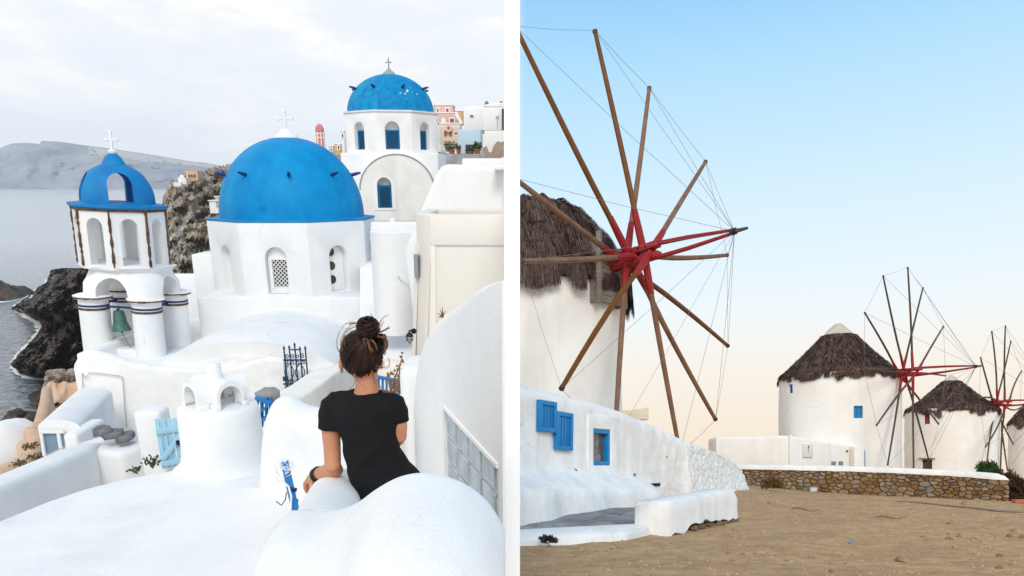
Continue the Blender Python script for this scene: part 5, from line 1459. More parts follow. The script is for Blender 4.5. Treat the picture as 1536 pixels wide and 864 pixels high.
for i in range(60):                                         # loose curls hanging beside the bun
    t_ = random.random(); o_ = P(random.uniform(556, 572), random.uniform(500, 512), DP - .03)
    e_ = P(random.uniform(564, 577), random.uniform(520, 536), DP - random.uniform(.0, .06))
    mid = (o_ + e_) / 2 + Vector((random.uniform(.0, .03), 0, random.uniform(-.01, .02)))
    strand([o_, o_.lerp(mid, .5) + Vector((.012, 0, .008)), mid, mid.lerp(e_, .6) + Vector((.008, 0, 0)), e_], .0028, .0012)
so = strands.build('strands', HAIR, cap_o, smooth=180, fix=False); so['kind'] = 'stuff'
at_ = so.data.attributes.new('shade', 'FLOAT', 'POINT'); at_.data.foreach_set('value', shade)
ca = cap_o.data.attributes.new('shade', 'FLOAT', 'POINT'); ca.data.foreach_set('value', [.1] * len(cap_o.data.vertices))
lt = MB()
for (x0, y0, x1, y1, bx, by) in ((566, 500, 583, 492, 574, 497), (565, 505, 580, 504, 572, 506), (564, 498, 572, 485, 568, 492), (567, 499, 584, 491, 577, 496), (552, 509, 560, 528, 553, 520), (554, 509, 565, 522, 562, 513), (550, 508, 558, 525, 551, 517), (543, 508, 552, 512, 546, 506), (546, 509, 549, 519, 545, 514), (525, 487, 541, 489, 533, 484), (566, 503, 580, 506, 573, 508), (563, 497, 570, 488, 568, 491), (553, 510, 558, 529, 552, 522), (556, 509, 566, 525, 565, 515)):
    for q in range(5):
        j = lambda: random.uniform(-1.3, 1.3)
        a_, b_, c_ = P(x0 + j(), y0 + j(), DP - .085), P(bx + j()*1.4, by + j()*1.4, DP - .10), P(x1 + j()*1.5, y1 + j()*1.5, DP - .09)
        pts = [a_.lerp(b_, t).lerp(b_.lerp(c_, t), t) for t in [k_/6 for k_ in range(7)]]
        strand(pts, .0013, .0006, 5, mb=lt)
lt.build('lighter_strands', HAIRL, cap_o, smooth=180, fix=False)['kind'] = 'stuff'  # strands in a lighter brown than the rest of the hair
fw = MB()
for (x0, y0, bx, by, x1, y1) in ((558, 485, 560, 472, 557, 470), (566, 490, 572, 474, 584, 472), (515, 530, 502, 500, 540, 485), (513, 528, 506, 505, 530, 486), (518, 520, 508, 490, 535, 489), (512, 532, 500, 520, 512, 495), (530, 556, 536, 575, 524, 584), (532, 556, 528, 570, 553, 584), (556, 556, 562, 575, 568, 584), (558, 556, 566, 580, 576, 588), (558, 556, 564, 588, 595, 586), (564, 548, 590, 560, 582, 535), (563, 552, 578, 560, 576, 540), (572, 500, 584, 515, 574, 530), (573, 505, 580, 512, 577, 528), (570, 495, 576, 482, 572, 480), (572, 584, 585, 592, 598, 580), (576, 588, 590, 590, 596, 583), (563, 497, 580, 500, 584, 490), (545, 487, 520, 478, 512, 492)):
    for q in range(3):
        j = lambda: random.uniform(-2, 2)
        a_, b_, c_ = P(x0 + j()*.4, y0 + j()*.4, DP - .07), P(bx + j()*1.6, by + j()*1.6, DP - .09), P(x1 + j(), y1 + j(), DP - .085)
        pts = [a_.lerp(b_, t).lerp(b_.lerp(c_, t), t) for t in [k_/10 for k_ in range(11)]]
        strand(pts, .0009, .0005, 4, mb=fw)
fw.build('flyaway_strands', HAIRL, cap_o, fix=False)['kind'] = 'stuff'
# ================================================================== added divider standing for the white gap between the two views
dv = MB().box(-.07, .07, 7.0, 26.0, -3.2, 4.25).build('view_divider', mat('divider_white', (.90, .90, .90), (.88, .88, .88), .9, 1, 4, .35, .7, .1, 6, .01), bevel=.004)
tag(dv, 'tall narrow white divider added for the gap between the village and windmill views', 'wall', side='R')

# ================================================================== THE WINDMILL FIELD (right)
def gz(x, y):
    z = -1.56 - .033 * (x - 17) * sstep(20, 38, y) + .28 * sstep(16, 21, y) * sstep(6, 0, x - (y - 20) * .55)
    return z
def gfine(x, y):
    return fbm((x * .35, y * .35, 2), 5) * .05 + fbm((x * 1.7, y * 1.7, 5), 4) * .014
DIRT = mat('packed_dirt', (.40, .235, .115), (.63, .405, .215), .97, 3.0, 15, .34, .68, 1.0, 7.0, .06, 1.0, 24, spots=((.33, .19, .10), 8, .60), streak=((.37, .225, .115), .75, .5))
def gpt(u, v):
    y = 8.5 * (175 / 8.5) ** v
    x = lerp(.071, max(14, y * 1.05), u ** 1.25)
    return (x, y, gz(x, y) + gfine(x, y))
setting(MB().grid(220, 300, gpt).build('ground', DIRT, smooth=180, fix=False), 'R')

# ---- low white house
fac = [(728, 18.3), (772, 19.35), (850, 21.6), (930, 24.3), (1000, 27.3), (1034, 28.7)]
ftop = [(728, 571), (772, 578), (800, 583), (830, 589), (870, 598), (900, 606), (940, 618), (965, 629), (1000, 645), (1034, 664)]
E_ = Vector((Q(1034, 700, 28.7).x - Q(772, 700, 19.35).x, 28.7 - 19.35, 0)).normalized()
NRM = Vector((E_.y, -E_.x, 0))
house = thing('white_house', Q(900, 760, 22), 'low lumpy whitewashed house with blue shutters below the nearest windmill', 'house', side='R')
def facade(px):
    d = smooth_interp(fac, px); p = Q(px, 700, d); return Vector((p.x, d, 0))
rings = []
NS = 128
for i in range(NS + 1):
    px = lerp(728, 1034, i / NS); f = facade(px); d = f.y
    zt_ = (CY - smooth_interp(ftop, px)) / F * d
    a = sstep(992, 945, px) * (1.0 + .05 * sin(px * .1)); foot = gz(f.x, f.y) - .25
    z1 = lerp((CY - 703) / F * d, (CY - 722) / F * d, sstep(900, 985, px)); z2 = (CY - 741) / F * d + .10
    pr = [(-2.3, foot), (-2.3, zt_ - .25), (-2.1, zt_ - .05), (-1.5, zt_ + .10), (-.8, zt_ + .13), (-.35, zt_ + .06), (-.12, zt_ - .04), (-.02, zt_ - .18)]
    for q in range(1, 15): pr.append((0, lerp(zt_ - .18, z1, q / 14)))
    for q in range(1, 7):
        t = q / 6; pr.append((a * (.95 * t ** 1.25), lerp(z1, z2, t)))
    for q in range(1, 6):
        t = q / 5; pr.append((a * (.95 + .12 * t), lerp(z2, foot, t)))
    ring = []
    for k_, (n_, z) in enumerate(pr):
        b = f + NRM * n_; v = Vector((b.x, b.y, z))
        if k_ > 3:
            am = .035 + .05 * sstep(940, 1010, px)
            dn = fbm(v * .9, 5) * am + fbm(v * 3.1, 4) * am * .45
            v += NRM * dn + Vector((0, 0, dn * .6))
        ring.append(v)
    rings.append(ring)
hw_ = MB().loft(rings).build('wall', HOUSEW, house, smooth=70)
def fp(px, py, o=0.0):
    """point on the facade plane seen at pixel, o out of the wall"""
    f = facade(px); return f + NRM * o + Vector((0, 0, (CY - py) / F * f.y))
def fbox(px, py, w, h_, o0, o1, rot=0.0):
    c = fp(px, py); m = MB()
    m.box(-w/2, w/2, -o1, -o0, -h_/2, h_/2)
    M = Matrix.Translation(c) @ Matrix(((E_.x, -NRM.x, 0, 0), (E_.y, -NRM.y, 0, 0), (0, 0, 1, 0), (0, 0, 0, 1))) @ Matrix.Rotation(rot, 4, 'Y')
    return m.xf(M)
# window (recess, frame, pane, plaster surround)
sc_w = 23.3 / F
wpx = 902; ww, wh_ = 26 * sc_w / .46, 54 * sc_w
cut(hw_, fbox(wpx, 671, ww, wh_, -.20, .6))
win = fbox(wpx, 671, ww + .02, wh_ + .02, -.24, -.19).build('window', PBLUE, house)
for (dx, dz, w, h_) in ((-ww/2 + .05, 0, .10, wh_), (ww/2 - .05, 0, .10, wh_), (0, wh_/2 - .06, ww - .2, .12), (0, -wh_/2 + .06, ww - .2, .12)):
    m = MB().box(-w/2 + dx, w/2 + dx, -.0, .19, -h_/2 + dz, h_/2 + dz)
    M = Matrix.Translation(fp(wpx, 671)) @ Matrix(((E_.x, -NRM.x, 0, 0), (E_.y, -NRM.y, 0, 0), (0, 0, 1, 0), (0, 0, 0, 1)))
    m.xf(M).build('frame', PBLUE, win, bevel=.01)
fbox(wpx, 671, ww - .2, wh_ - .24, -.185, -.165).build('pane', mat('old_pane', (.16, .12, .09), (.07, .06, .055), .15, 4, 6, spec=.6), win)
for (dx, dz, s) in ((.05, .1, .11), (.08, -.33, .13), (-.1, -.36, .12), (.18, -.3, .1)):
    m = MB().ball((dx, .160, dz), (s * .8, .012, s), 10, 8)
    m.xf(Matrix.Translation(fp(wpx, 671)) @ Matrix(((E_.x, -NRM.x, 0, 0), (E_.y, -NRM.y, 0, 0), (0, 0, 1, 0), (0, 0, 0, 1)))).build('ornament', mat('pale_figure', (.34, .28, .22), (.10, .14, .22), .6, 12), win)
sur = fbox(wpx + 3, 672, ww + .9, wh_ + .85, -.05, .045).build('window_surround', HOUSEW, house, bevel=.035, seg=3)
cut(sur, fbox(wpx, 671, ww, wh_, -.32, .6))
# two shutters
for (px, py, w, h_, rot) in ((816.5, 625, 26, 47, .02), (842, 647, 25, 57, .03)):
    d = facade(px).y; k_ = d / F
    sh_ = fbox(px, py, w * k_ / .51, h_ * k_, .03, .085, rot).build('shutter', PBLUE, house, bevel=.012)
    W_, H_ = w * k_ / .51, h_ * k_
    Mx = Matrix.Translation(fp(px, py)) @ Matrix(((E_.x, -NRM.x, 0, 0), (E_.y, -NRM.y, 0, 0), (0, 0, 1, 0), (0, 0, 0, 1))) @ Matrix.Rotation(rot, 4, 'Y')
    for (x0, x1, z0, z1) in ((-W_/2, -W_/2 + .13, -H_/2, H_/2), (W_/2 - .13, W_/2, -H_/2, H_/2), (-W_/2 + .13, W_/2 - .13, H_/2 - .12, H_/2), (-W_/2 + .13, W_/2 - .13, -H_/2, -H_/2 + .12)):
        MB().box(x0, x1, -.125, -.086, z0, z1).xf(Mx).build('rail', PBLUE, sh_, bevel=.008)
    for q in range(1, 4):
        xq = lerp(-W_/2 + .13, W_/2 - .13, q / 4); MB().box(xq - .008, xq + .008, -.092, -.0855, -H_/2 + .12, H_/2 - .12).xf(Mx).build('board_joint', NAVY, sh_)
    for sg in (-1, 1):
        m = fbox(px + w*.50, py + sg * h_ * .28, .03, .05, .05, .10, rot).build('hinge', NAVY, sh_)
# wash-board ledge and small dark stones showing through
for (px, py, w, h_) in ((980, 727, .75, .10),):
    fbox(px, py, w, h_, -.05, .10).build('ledge', DARK, house, bevel=.02)
for (px, py, s) in ((860, 706, .10), (950, 712, .07), (998, 685, .06), (1010, 690, .05)):
    m = MB().ball(fp(px, py, .02), (s, s*.5, s*.6), 8, 6); m.build('bare_stone', SLATE, house, jitter=.012)
# little cream parapet block behind the roof
a, b = Q(905, 617, 29.0), Q(973, 640, 29.0)
pb = MB().prism([(a.x, a.z - .3), (b.x, a.z - .3), (b.x, a.z + .16), (b.x - .08, a.z + .13), (b.x - .5, a.z + .06), (a.x, a.z - .02)], 29, 29.5).build('roof_block', mat('warm_cream', (.72, .60, .44), (.68, .56, .42), .9, 1), bevel=.03)
tag(pb, 'small cream parapet block behind the white house roof', 'parapet', side='R')

# ---- rough rubble wall continuing from the house
fac2 = [(1028, 28.5), (1060, 30.6), (1090, 33.0), (1112, 34.8), (1120, 35.6)]
t2_ = [(1028, 663), (1050, 668), (1075, 677), (1095, 688), (1108, 699), (1115, 712), (1120, 742)]
rw_ = thing('rubble_wall', Q(1075, 745, 32), 'rough whitewashed rubble wall tapering off from the white house', 'wall', side='R')
rings = []
for i in range(171):
    px = lerp(1028, 1120, i / 170); d = interp(fac2, px); x = Q(px, 700, d).x
    zt_ = (CY - smooth_interp(t2_, px)) / F * d; foot = gz(x, d) - .2; zt_ = max(zt_, foot + .1)
    pr = [(-1.2, foot), (-1.2, zt_ - .3), (-.9, zt_ - .05), (-.4, zt_ + .04), (-.1, zt_ - .06)] + [(.02 + .30 * (q / 40) ** 1.6, lerp(zt_ - .14, foot, q / 40)) for q in range(41)]
    ring = []
    for n_, z in pr:
        b = Vector((x, d, z)) + NRM * n_
        c_ = noise.cell_vector(Vector((b.x * 2.2, b.y * 2.2, b.z * 4.2)))
        vd = noise.voronoi(Vector((b.x * 2.0, b.y * 2.0, b.z * 3.6)))[0]
        lump = min(.05, (vd[1] - vd[0]) * .26) + c_.x * .018
        b += NRM * (lump + fbm(b * 3.5, 4) * .03) + Vector((0, 0, lump * .2))
        ring.append(b)
    rings.append(ring)
MB().loft(rings).build('wall', mat('rubble_whitewash', (.84, .835, .82), (.74, .73, .71), .92, 2.2, 9, .4, .72, .7, 9, .05, .4, 50, spots=((.52, .48, .42), 5, .68)), rw_, smooth=60)

# ---- kerb, flagstones, bench block
def zq(py, d): return (CY - py) / F * d
kb = MB(); rings = []
for i in range(41):
    t = i / 40; px = lerp(772, 982, t)
    df = interp([(0, 14.9), (.8, 16.2), (.93, 17.0), (1, 18.0)], t); db = interp([(0, 16.6), (.8, 18.1), (1, 18.6)], t)
    xf_, xb = (px - CX) / F * df, (px - CX) / F * db
    g_ = gz(xf_, df); h_ = .17
    j = fbm((px * .05, 1, 1), 4) * .03
    rings.append([(xf_, df, g_ - .15), (xf_, df + .01 + j, g_ + h_*.6), (xf_, df + .08 + j, g_ + h_), (xf_ + .02, (df+db)/2, g_ + h_ + .03 + j), (xb, db - .08, g_ + h_ + .02), (xb, db, g_ - .1)])
tag(kb.loft(rings).build('kerb', HOUSEW, smooth=60), 'low white painted kerb in front of the grey flagstones', 'kerb', side='R')
# voronoi pieces
def clip(poly, n, c):
    out = []
    for i in range(len(poly)):
        a, b = poly[i], poly[(i+1) % len(poly)]
        da, db = a[0]*n[0] + a[1]*n[1] - c, b[0]*n[0] + b[1]*n[1] - c
        if da <= 0: out.append(a)
        if (da < 0 < db) or (db < 0 < da):
            t = da / (da - db); out.append((a[0] + (b[0]-a[0])*t, a[1] + (b[1]-a[1])*t))
    return out
def cells(seeds, bound, gap):
    res = []
    for i, s in enumerate(seeds):
        poly = list(bound)
        for j, o in enumerate(seeds):
            if i == j: continue
            n = (o[0]-s[0], o[1]-s[1]); L = sqrt(n[0]**2 + n[1]**2)
            if L > 6 or L < 1e-6: continue
            n = (n[0]/L, n[1]/L); m_ = ((o[0]+s[0])/2, (o[1]+s[1])/2)
            poly = clip(poly, n, n[0]*m_[0] + n[1]*m_[1] - gap)
            if len(poly) < 3: break
        if len(poly) >= 3: res.append(poly)
    return res
random.seed(8)
pave = thing('paved_strip', Q(860, 780, 18.5), 'grey slate flagstone strip between kerb and white house', 'paving', side='R')
pave['kind'] = 'structure'; del pave['category']
quad = [(.08, 16.5), (2.85, 18.4), (3.6, 19.6), (3.5, 22.5), (.08, 19.9)]
seeds = []
while len(seeds) < 46:
    s = (random.uniform(.05, 3.7), random.uniform(16.5, 22.6))
    if all((s[0]-o[0])**2 + (s[1]-o[1])**2*.35 > .14 for o in seeds): seeds.append(s)
FLAG = mat('flagstone', (.20, .19, .195), (.33, .31, .30), .85, 2.0, 9, .35, .68, .5, 6, .03, rnd=.2)
def pz(x, y): return gz(x, y) + .10
for poly in cells(seeds, quad, .012):
    cx_ = sum(p[0] for p in poly)/len(poly); cy_ = sum(p[1] for p in poly)/len(poly)
    dz = random.uniform(-.006, .008)
    MB().loft([[(x, y, pz(x, y) - .06) for x, y in poly], [(x, y, pz(x, y) + dz) for x, y in poly], [(lerp(x, cx_, .03), lerp(y, cy_, .03), pz(x, y) + .006 + dz) for x, y in poly]]).build('flagstone', FLAG, pave)
MB().add([(x, y, pz(x, y) - .012) for x, y in quad], [tuple(range(len(quad)))]).build('mortar_bed', mat('dusty_mortar', (.42, .36, .30), (.36, .31, .26), .95, 3), pave)
# bench
bn = MB(); rings = []
A_, B_ = Q(975, 700, 17.6), Q(1086, 700, 21.6)
for i in range(47):
    t = i / 46; c = A_.lerp(B_, t); d = c.y
    ax = (B_ - A_); ax.z = 0; ax.normalize(); nn_ = Vector((ax.y, -ax.x, 0))
    zt_ = lerp(zq(752, 17.6), zq(733, 21.6), t) ; zb_2 = gz(c.x, c.y) + interp([(0, -.08), (.2, .02), (.32, .16), (.5, .13), (.8, .10), (1, .04)], t) + fbm((t*9, 1, 4), 4) * .09
    w = lerp(.42, .36, t)
    if t < .01 or t > .99: w *= .86; zt_ -= .05
    pr = [(-w, zb_2), (-w, lerp(zb_2, zt_, .5)), (-w*.92, zt_ - .06), (-w*.8, zt_), (0, zt_ + .015), (w*.8, zt_), (w*.95, zt_ - .07), (w*1.02, lerp(zb_2, zt_, .65)), (w*1.06, lerp(zb_2, zt_, .3)), (w*1.12, zb_2)]
    ring = []
    for n_, z in pr:
        v = c + nn_ * n_; v.z = z
        v += Vector((nn_.x, nn_.y, .5)) * fbm(v * 1.8, 5) * .05
        ring.append(v)
    rings.append(ring)
tag(bn.loft(rings).build('bench', HOUSEW, smooth=60), 'long solid whitewashed bench block at the edge of the dirt yard', 'bench', side='R')
m = MB()
random.seed(6)
for i in range(46):
    t = random.uniform(.1, 1.0); c = A_.lerp(B_, t); s = random.uniform(.05, .14)
    v = c + nn_ * random.uniform(.05, .42); v.z = gz(v.x, v.y) + .02
    k_ = len(m.v); m.ball(v, (s, s, s*.7), 8, 6)
    for q in range(k_, len(m.v)): m.v[q] += Vector((1, 1, 1)) * fbm(m.v[q] * 6, 3) * .05
o = m.build('rubble_footing', mat('earthy_stone', (.13, .085, .055), (.26, .18, .12), .95, 3, 8), smooth=40)
setting(o, 'R', 'stuff', 'dark earthy rubble under the white bench block')

# ---- windmills
def thatch(root, c, prof, n, eave, seed, cl=1.0, width=.07, length=.9, shag=0.05):
    """thatched cap: solid core plus thousands of straw blades lying down the slope"""
    rnd_ = random.Random(seed)
    core = MB().lathe([(max(.02, r - .10), z - .06) for r, z in prof[::-1]], (c[0], c[1], 0), 40)
    TH = mat('thatch', (.045, .026, .022), (.125, .076, .060), .95, 5, 8, .33, .66, .3, 20, .02, rnd=.8, attr='shade')
    co_ = core.build('thatch_core', TH, root, smooth=60)
    # cumulative arc length from the top
    seg = [0]
    for (r0, z0), (r1, z1) in zip(prof, prof[1:]): seg.append(seg[-1] + sqrt((r1-r0)**2 + (z1-z0)**2))
    Ltot = seg[-1]
    def at(s):
        s = max(0, s)
        for i in range(len(seg) - 1):
            if s <= seg[i+1] or i == len(seg) - 2:
                t = (s - seg[i]) / (seg[i+1] - seg[i]); (r0, z0), (r1, z1) = prof[i], prof[i+1]
                return lerp(r0, r1, t), lerp(z0, z1, t)
    m = MB(); sh_ = []
    rows = 9
    for i in range(n):
        row = rnd_.randrange(rows)
        if rnd_.random() < .34: row = rows - 1
        base = (row + .9) / rows
        s1 = Ltot * base + rnd_.gauss(0, .05)
        a = rnd_.uniform(0, 2*pi)
        r_here = at(s1)[0]
        if rnd_.random() > (r_here / prof[-1][0]) + .15: continue
        clump = fbm((cos(a) * 5 * cl, sin(a) * 5 * cl, seed + row * 3.1), 4) 
        hang = eave * (.45 + 1.6 * max(-.3, clump)) if row == rows - 1 else .10 * clump
        L = length * rnd_.uniform(.6, 1.15)
        s0 = max(.0, s1 - L)
        r0, z0 = at(s0); r1, z1 = at(min(s1, Ltot))
        if row == rows - 1: z1 -= max(0, hang + rnd_.uniform(-.1, .1) * eave)
        lift = .02 + .05 * rnd_.random() + shag * max(0, 1 + 1.6 * clump)
        rm, zm = at((s0 + min(s1, Ltot)) / 2)
        da = rnd_.gauss(0, .035) + .10 * clump * (cl > 0)
        w = width * rnd_.uniform(.5, 1.3) / max(.4, r1)
        def pt(r, z, an): return Vector((c[0] + r * sin(an), c[1] - r * cos(an), z))
        v = [pt(r0 + lift*.2, z0 + lift*.2, a - w*.4), pt(r0 + lift*.2, z0 + lift*.2, a + w*.4), pt(rm + lift, zm + lift, a + da*.5 + w*.5), pt(r1 + lift*1.1, z1 + lift*.5, a + da + w*.18), pt(r1 + lift*1.1, z1 + lift*.5, a + da - w*.18), pt(rm + lift, zm + lift, a + da*.5 - w*.5)]
        m.add(v, [(0, 1, 2, 5), (5, 2, 3, 4)])
        sv = min(1, max(0, .45 + .35 * clump + rnd_.gauss(0, .22))); sh_ += [sv] * 6
    o = m.build('thatch_straw', TH, root, fix=False)
    o['kind'] = 'stuff'
    q = o.data.attributes.new('shade', 'FLOAT', 'POINT'); q.data.foreach_set('value', sh_)
    q = co_.data.attributes.new('shade', 'FLOAT', 'POINT'); q.data.foreach_set('value', [.25] * len(co_.data.vertices))
def axes(az, el):
    a = Vector((sin(az)*cos(el), -cos(az)*cos(el), sin(el))); u = Vector((0, 0, 1)).cross(a).normalized(); return a, u, a.cross(u)
def rotor(C, az, el, roll, R, label, rp, wirer, spritL, spritel, pole_mat, tips=None, sleeve=.19, curved=False):
    rt = thing('sail_wheel', C, label, 'sail wheel', 'bare sail wheels of the windmills', side='R')
    a, u, w = axes(az, el)
    sa, _, _ = axes(az, spritel)
    s_ = R / 8.1
    # axle beam
    def oct_bar(p, q, r0, r1, nm, mt_):
        m = MB().tube([p, q], [r0, r1], 8); return m.build(nm, mt_, rt, bevel=.02 * s_)
    oct_bar(C - a * 2.6 * s_, C - a * .2 * s_, .30 * s_, .27 * s_, 'axle', RED)
    for sg in (-1, 1):
        b0_ = C + w * sg * .20 * s_
        MB().bar(b0_ - a * 1.15 * s_, b0_ + a * .95 * s_, .34 * s_, .24 * s_, up=w).build('hub_beam', RED, rt, bevel=.03 * s_)
    for q in range(4):
        p_ = C + a * (-.5 + q * .32) * s_ + w * .2 * s_ - u * .18 * s_
        MB().tube([p_, p_ - u * .03 * s_], .035 * s_, 8).build('bolt', BLACK, rt)
    tip = C + sa * spritL; end = C + sa * (spritL + .48 * s_)
    for sg in (-1, 1):
        b0_ = C + w * sg * .30 * s_ + a * .3 * s_ + u * sg * .05
        MB().tube([b0_, b0_.lerp(tip, .5) + w * sg * .06 * s_, tip + w * sg * .05 * s_], [.095 * s_, .085 * s_, .06 * s_], 8).build('bowsprit', RED, rt, smooth=50)
    MB().tube([C + sa * (spritL - .15 * s_), C + sa * (spritL + .06 * s_)], .12 * s_, 10).build('collar', BLACK, rt)
    MB().tube([tip, end], [.085 * s_, .05 * s_], 8).build('bowsprit_tip', POLED, rt, smooth=50)
    ends = []
    rr_ = random.Random(int(R * 100))
    for k_ in range(12):
        th = roll + rad(30 * k_); Lk_ = R
        if tips and k_ in tips: dth, fl = tips[k_]; th += dth; Lk_ = R * fl
        dr_ = u * cos(th) + w * sin(th)
        ax_o = a * (-.1, .58, -.5, .28, -.33, -.75)[k_ % 6] * s_
        p0, p1 = C + ax_o + dr_ * .1 * s_, C + ax_o * .45 + dr_ * Lk_
        sl = p0.lerp(p1, sleeve)
        MB().tube([p0, p0.lerp(sl, .5), sl], [rp * 1.4, rp * 1.36, rp * 1.12], 8).build('sleeve', RED, rt, smooth=40)
        bow = (w * rr_.uniform(-1, 1) + u * rr_.uniform(-1, 1)) * R * (.055 if curved else .012)
        pts = [p0.lerp(p1, .12)] + [p0.lerp(p1, t) + bow * sin(pi * t) for t in (.35, .5, .65, .8, .92)] + [p1]
        MB().tube(pts, [rp, rp, rp*.96, rp*.92, rp*.86, rp*.8, rp*.72], 8).build('sail_pole', pole_mat, rt, smooth=50)
        MB().tube([p1 - dr_ * .10 * s_, p1 + dr_ * .02], rp * .9, 8).build('pole_end', POLED, rt)
        ends.append(p1)
    wm = MB()
    for k_ in range(12):
        q = ends[k_]
        MB().tube([tip, tip.lerp(q, .5) - Vector((0, 0, .05)), q], wirer, 4).build('stay_wire', WIRE, rt)
        q2 = ends[(k_ + 1) % 12]
        MB().tube([q, q.lerp(q2, .5) - Vector((0, 0, .05)), q2], wirer, 4).build('rim_wire', WIRE, rt)
    return rt
def mill(label, cpx, d, R, ztop, prof, hub_az, boxL, seed, n, eave, zbase=-3.0, cap=True, cl=1.0, width=.07, length=.9, taper=1.0, shag=.05):
    X = (cpx - CX) / F * d
    r = thing('windmill', (X, d, zbase), label, 'windmill', 'thatched windmills in a row', side='R')
    b = MB(); N2 = 64; rows = 16; rings = []
    for i in range(rows + 1):
        z = lerp(zbase, ztop, i / rows); rr = R * lerp(taper, 1.0, i / rows)
        rings.append([(X + (rr + fbm((cos(2*pi*j/N2)*2.2, sin(2*pi*j/N2)*2.2, z*.5 + seed), 4)*.05) * sin(2*pi*j/N2), d - (rr + fbm((cos(2*pi*j/N2)*2.2, sin(2*pi*j/N2)*2.2, z*.5 + seed), 4)*.05) * cos(2*pi*j/N2), z) for j in range(N2)])
    body = b.loft(rings).build('tower', PLASTER_W, r, smooth=60)
    thatch(r, (X, d), prof, n, eave, seed, cl, width, length, shag)
    if cap:
        r0, z0 = prof[0]
        m = MB().lathe([(r0 * 1.12, z0 - .06), (r0 * 1.0, z0 + .05), (r0 * .66, z0 + r0 * .42), (r0 * .3, z0 + r0 * .76), (.02, z0 + r0 * .84)], (X, d, 0), 22)
        m.build('roof_cap', CAPCLOTH, r, smooth=60, jitter=.02)
    return r, X, body
def mill_angle(X, d, R, px):
    best = min((abs((px - CX) - F * (X + R*sin(q)) / (d - R*cos(q))), q) for q in [rad(-90 + i * .5) for i in range(301)])
    return best[1]
def mill_window(r, X, d, R, px, z, w, h_, mt_, body, name='window', recess=.22):
    a = mill_angle(X, d, R, px)
    fm = face_mat((X, d), a)
    cut(body, MB().box(-w/2, w/2, -R - .3, -R + recess, z, z + h_).xf(fm))
    wn_ = MB().box(-w/2, w/2, -R + recess - .05, -R + recess - .01, z, z + h_).xf(fm).build(name, mt_, r)
    MB().box(-w/2, -w/2 + .07, -R + recess - .10, -R + recess - .05, z, z + h_).box(w/2 - .07, w/2, -R + recess - .10, -R + recess - .05, z, z + h_).box(-w/2 + .07, w/2 - .07, -R + recess - .10, -R + recess - .05, z + h_ - .07, z + h_).box(-.02, .02, -R + recess - .10, -R + recess - .05, z, z + h_ - .07).xf(fm).build('frame', mt_, wn_)
    return wn_

# nearest mill
D_ = 34.0
prof1 = [(.80, 10.80), (1.35, 10.62), (2.07, 10.20), (2.65, 9.65), (3.10, 9.05), (3.55, 8.35), (3.85, 7.75), (4.02, 7.15)]
r1, X1, b1 = mill('nearest and largest windmill with shaggy dark thatch above the white house', 797, D_, 3.80, 7.35, prof1, 0, 0, 2, 52000, .85, cl=1.1, width=.03, length=1.25, shag=.13)
az1, el1 = rad(48.9), rad(6.17)
a1, u1, w1 = axes(az1, el1)
C1 = Q(956.5, 383.5, 30.5)
fmx = face_mat((X1, D_), az1)
bx_ = thing('axle_box', Vector((X1 + 3.7*sin(az1), D_ - 3.7*cos(az1), 6.2)), 'weathered grey plank box holding the axle of the nearest windmill', 'box', side='R')
for i in range(7):
    z0 = 6.25 + i * .26
    MB().box(-.85, .85, -4.14, -4.04, z0, z0 + .24).xf(fmx).build('plank', WOODG, bx_, jitter=.012)
for i, x0 in enumerate((-.92, .86)):
    MB().box(x0 - .07, x0 + .08, -4.22, -4.02, 6.15, 8.9).xf(fmx).build('post', WOODG, bx_, bevel=.015)
MB().box(-.98, .98, -4.2, -3.4, 8.1, 8.25).xf(fmx).build('lintel', WOODG, bx_, bevel=.015)
for sg in (-1, 1):
    MB().box(sg*.86 - .05, sg*.86 + .05, -4.04, -3.2, 6.2, 8.6).xf(fmx).build('side_board', WOODG, bx_)
def trim(th_k, R, frac): return frac
rotor(C1, az1, el1, rad(11.6), 8.12, 'large bare sail wheel with red hub and varnished poles on the nearest windmill', .105, .0072, 3.95, rad(2.6), POLE,
      tips={4: (rad(1.5), 1.11), 5: (rad(7), .835), 6: (rad(1), .885), 7: (rad(2), 1.0), 3: (rad(.5), 1.03), 8: (0, .93), 9: (0, .95)})
# second mill
prof2 = [(.88, 8.0), (1.28, 7.58), (1.78, 7.05), (2.30, 6.52), (2.80, 6.05), (3.25, 5.62), (3.62, 5.30)]
r2, X2, b2 = mill('middle windmill with neat conical thatch and small blue window beside the low house', 1258, 50.0, 3.56, 5.38, prof2, 0, 0, 5, 20000, .42, cl=1.2, width=.042, length=.62, shag=.02)
mill_window(r2, X2, 50, 3.56, 1287, (CY - 628)/F*47, .52, .72, PBLUE, b2)
mill_window(r2, X2, 50, 3.56, 1186, (CY - 589)/F*48.5, .40, .55, PBLUE, b2)
rotor(Q(1363.6, 558.5, 46.9), rad(43.3), rad(.7), rad(2.4), 6.12, 'bare sail wheel with red hub and dark poles on the middle windmill', .062, .008, 3.55, rad(.6), POLED)
